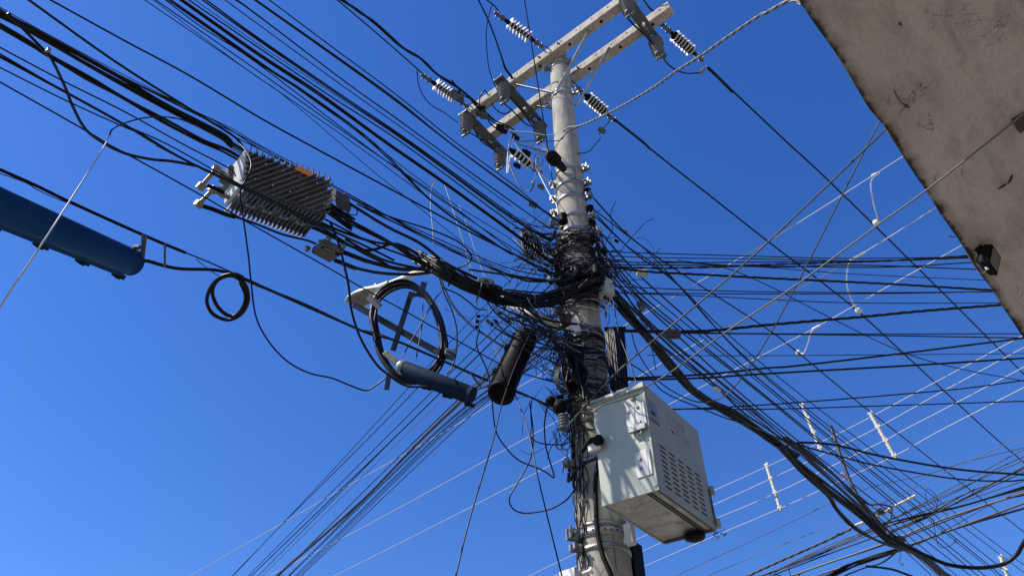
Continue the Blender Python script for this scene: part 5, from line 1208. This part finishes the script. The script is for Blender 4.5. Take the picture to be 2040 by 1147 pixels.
for x, z in ((.2, .52), (.13, .52), (.93, .1), (.05, .97), (.5, .94)): mb.lathe(B(x, 0, z), -Y_, [(0, .004), (.002, .004)], 8)
mb.build('screw', M['galvd'], cab)
mb = MB(); mb.box(B(.72, 0, .035)-Y_*.021+Z_*.002, X_*.10, Y_*.0012, Z_*.0018); mb.build('lip_groove', M['blackm'], cab)
# vents on the right face
mb = MB()
for r_ in range(9):
    for c_ in range(5):
        y = .17+c_*.155; z = .545+r_*.046+(0 if c_ % 2 == 0 else .0)
        p = B(0, y, z)+X_*.0015; mb = MB(); mb.box(p, X_*.0014, Y_*.033, Z_*.0031); mb.build('vent_slot', M['blackm'], cab)
# sticker, handle slot, rear hinge tabs
mb = MB(); p = B(0, .1, .22)+X_*.0012; mb.box(p, X_*.001, Y_*.05, Z_*.055); st = mb.build('sticker', M['sticker'], cab)
mb = MB()
for k in range(2): mb.box(B(0, .075+.035*k, .255)+X_*.003, X_*.0006, Y_*.008, Z_*.010)
mb.box(B(0, .1, .335)+X_*.003, X_*.001, Y_*.055, Z_*.0025); mb.build('sticker_print', M['blackm'], st)
mb = MB()
for z in (.62, .93): mb = MB(); mb.box(B(0, 1, z)+X_*.014+Y_*.002, X_*.014, Y_*.010, Z_*.03); mb.build('rear_hinge', M['box'], cab, .003)
mb = MB(); mb.box(B(0, .985, .78)+X_*.004, X_*.004, Y_*.006, Z_*.11); mb.build('rear_rail', M['galvd'], cab)
# faint scribbled tag on the right face
def scr(pts): return [B(0, y, z)+X_*.0016 for y, z in pts]
mb = MB()
for pts in ([(.36, .10), (.35, .17)], [(.36, .10), (.42, .10), (.42, .14), (.36, .14)], [(.45, .10), (.50, .15), (.45, .15)], [(.53, .09), (.52, .16), (.57, .16)], [(.60, .10), (.60, .17)], [(.63, .11), (.68, .11), (.66, .17), (.63, .16), (.68, .13)],
            [(.35, .19), (.46, .22), (.58, .21), (.70, .23)], [(.50, .23), (.49, .30)], [(.54, .22), (.53, .29)], [(.60, .23), (.60, .29), (.65, .29)], [(.68, .24), (.73, .25), (.73, .30), (.67, .30), (.68, .24)]):
    mb.tube(scr(pts), .0012, 4)
mb.build('scribble', M['scr'], cab)
mb = MB(); mb.tube(scr([(.40, .27), (.43, .285), (.45, .285)]), .003, 5); mb.build('scratch', M['blackm'], cab)
# cable gland on near-left corner, mounting arms to the pole, rounded siren below
gl = thing('cable_gland', 'black clamp and gland on the cabinet near left edge', 'gland', B(.93, 0, .42)); c = B(.90, 0, .42)-Y_*.02
mb = MB(); mb.lathe(c, -Y_, [(0, .03), (.02, .034), (.03, .02)], 14); mb.tube([c-Y_*.02, c-X_*.03-Y_*.03+Z_*.01, c-X_*.09-Y_*.0, c-X_*.14+Y_*.03-Z_*.01], .013, 10); mb.build('gland_body', M['blackm'], gl)
mb = MB(); mb.box(c-X_*.035-Z_*.02, X_*.04, Y_*.012, Z_*.028); mb.build('gland_plate', M['plate'], gl, .003)
mb = MB()
for z in (.28, .8):
    p = B(1, .52, z); q = V((PX, PY, p.z)); mb.box((p+q)/2, (q-p)/2, Y_*.03, Z_*.02)
mb.build('mount_arm', M['galvd'], cab)
sp_ = B(.36, 1, 1)-Y_*.045-Z_*.002; mb = MB(); mb.lathe(sp_, -Z_, [(0, .062), (.012, .064), (.028, .056), (.034, .02)], 24); o_ = mb.build('siren', M['blackm']); tag(o_, 'round black siren under the far end of the cabinet', 'siren')
mb = MB(); rnd = random.Random(2)
for k in range(5):
    p = sp_+X_*.09+Y_*.05+X_*.02*k; mb.tube([V(q) for q in spline([list(p+V((rnd.gauss(0, .012), rnd.gauss(0, .012), -.01*j))) for j in range(5)], 4)], .0015, 4)
tag(mb.build('loose_wires', M['black']), 'few thin loose wires hanging under the cabinet far corner', 'wires')

# second dark box low on the pole right side
lb_ = thing('meter_box', 'dark box low on the pole right side, cut by the bottom edge', 'box', Q(1275, 1120, -3.9)); zt = Q(1275, 1058, -4.0).z
pA = V((PX, PY, 0))+V((.165, .06, 0)); mb = MB(); mb.box(V((pA.x, pA.y, zt-.3)), AX*.05, LX*.06, V((0, 0, .3))); mb.build('case', M['blackm'], lb_, .006)
mb = MB(); mb.box(V((pA.x, pA.y, zt-.3))-LX*.063, AX*.04, LX*.003, V((0, 0, .27))); mb.build('door', M['blackm'], lb_, .003)
mb = MB(); mb.box(V((pA.x, pA.y, zt-.1))-LX*.02-AX*.085, AX*.03, LX*.02, V((0, 0, .02))); mb.build('mount', M['galv'], lb_)
# white fitting at the bottom edge left of the pole
mb = MB(); p = Q(1140, 1147, -3.85); mb.box(p-V((0, 0, .05)), AX*.05, LX*.05, V((0, 0, .07))); mb.lathe(p+V((.05, -.02, .0)), (1, -.3, .3), [(0, .012), (.05, .012), (.05, .02), (.06, .02)], 10)
tag(mb.build('junction_box', M['lampw'], None, .008), 'white junction box at the bottom edge left of the pole', 'box')

# ------------------------------------------------------------------ floodlight under the canopy
fl = thing('floodlight', 'small black floodlight hanging under the canopy edge', 'floodlight', Q(1975, 515, 4.55))
fA, fB, fC, fD = Q(1977, 486, 4.54), Q(1995, 513, 4.52), Q(1987, 549, 4.43), Q(1969, 522, 4.45)
fn = (fB-fA).cross(fD-fA).normalized()
if fn.dot(fA-V((0, 0, ZC))) < 0: fn = -fn          # away from the viewer side of the face
fn = (fn*.6+V((-.6, .2, .25))).normalized()
mb = MB(); fcs = [fA, fB, fC, fD]; bk = [p+fn*.035 for p in fcs]; cc = sum(bk, V())/4; bk2 = [cc+(p-cc)*.6+fn*.03 for p in bk]
qf = lambda o_: [(o_+i, o_+(i+1) % 4, o_+4+(i+1) % 4, o_+4+i) for i in range(4)]
mb.add(fcs+bk+bk2, [(3, 2, 1, 0), (8, 9, 10, 11)]+qf(0)+qf(4)); mb.build('lamp_housing', M['blackm'], fl, .003)
mid = sum(fcs, V())/4; gq = [mid+(p-mid)*.78-fn*.002 for p in fcs]; mb = MB(); mb.add(gq+[p+fn*.001 for p in gq], [(3, 2, 1, 0), (4, 5, 6, 7)]+qf(0)); mb.build('lamp_glass', M['glass'], fl)
mb = MB(); mb.tube([Q(1952, 496, 4.59), Q(1957, 503, 4.55), Q(1964, 514, 4.50)], .014, 6); mb.box(Q(1953, 497, 4.592), V((.022, .012, 0)), V((-.01, .02, 0)), V((0, 0, .004))); mb.tube([Q(1964, 512, 4.50), bk2[0], bk2[3]], .008, 6); mb.build('yoke', M['blackm'], fl)
mb = MB(); mb.lathe(Q(1964, 531, 4.46), (0, 0, -1), [(0, .008), (.02, .008)], 8); mb.build('lamp_plug', M['plate'], fl)
cable(2, 'thin pale cord curling from the canopy edge to the floodlight', 'w1922,497@4.59 w1934,518 w1945,535 w1954,544 w1962,542 w1966,534@4.46', 'grey', name='cord', cat='cord', ext=False)
cable(2.2, 'short dark rod sticking out of the canopy edge above the level cables', 'w1889,471@4.62 w1902,472@4.62', 'dark', name='rod', cat='rod', ext=False)
mb = MB(); mb.box(Q(2036, 245, 4.585), V((.03, .03, 0)), V((-.02, .02, 0)), V((0, 0, .012))); tag(mb.build('socket_box', M['flake']), 'small dark box on the canopy underside at the right edge', 'box')
print('cables', ncab, 'objects', len(bpy.data.objects))

for o in bpy.data.objects:
    l = o.get('label')
    if l and not 4 <= len(l.split()) <= 16: print('LABEL', len(l.split()), o.name, l)
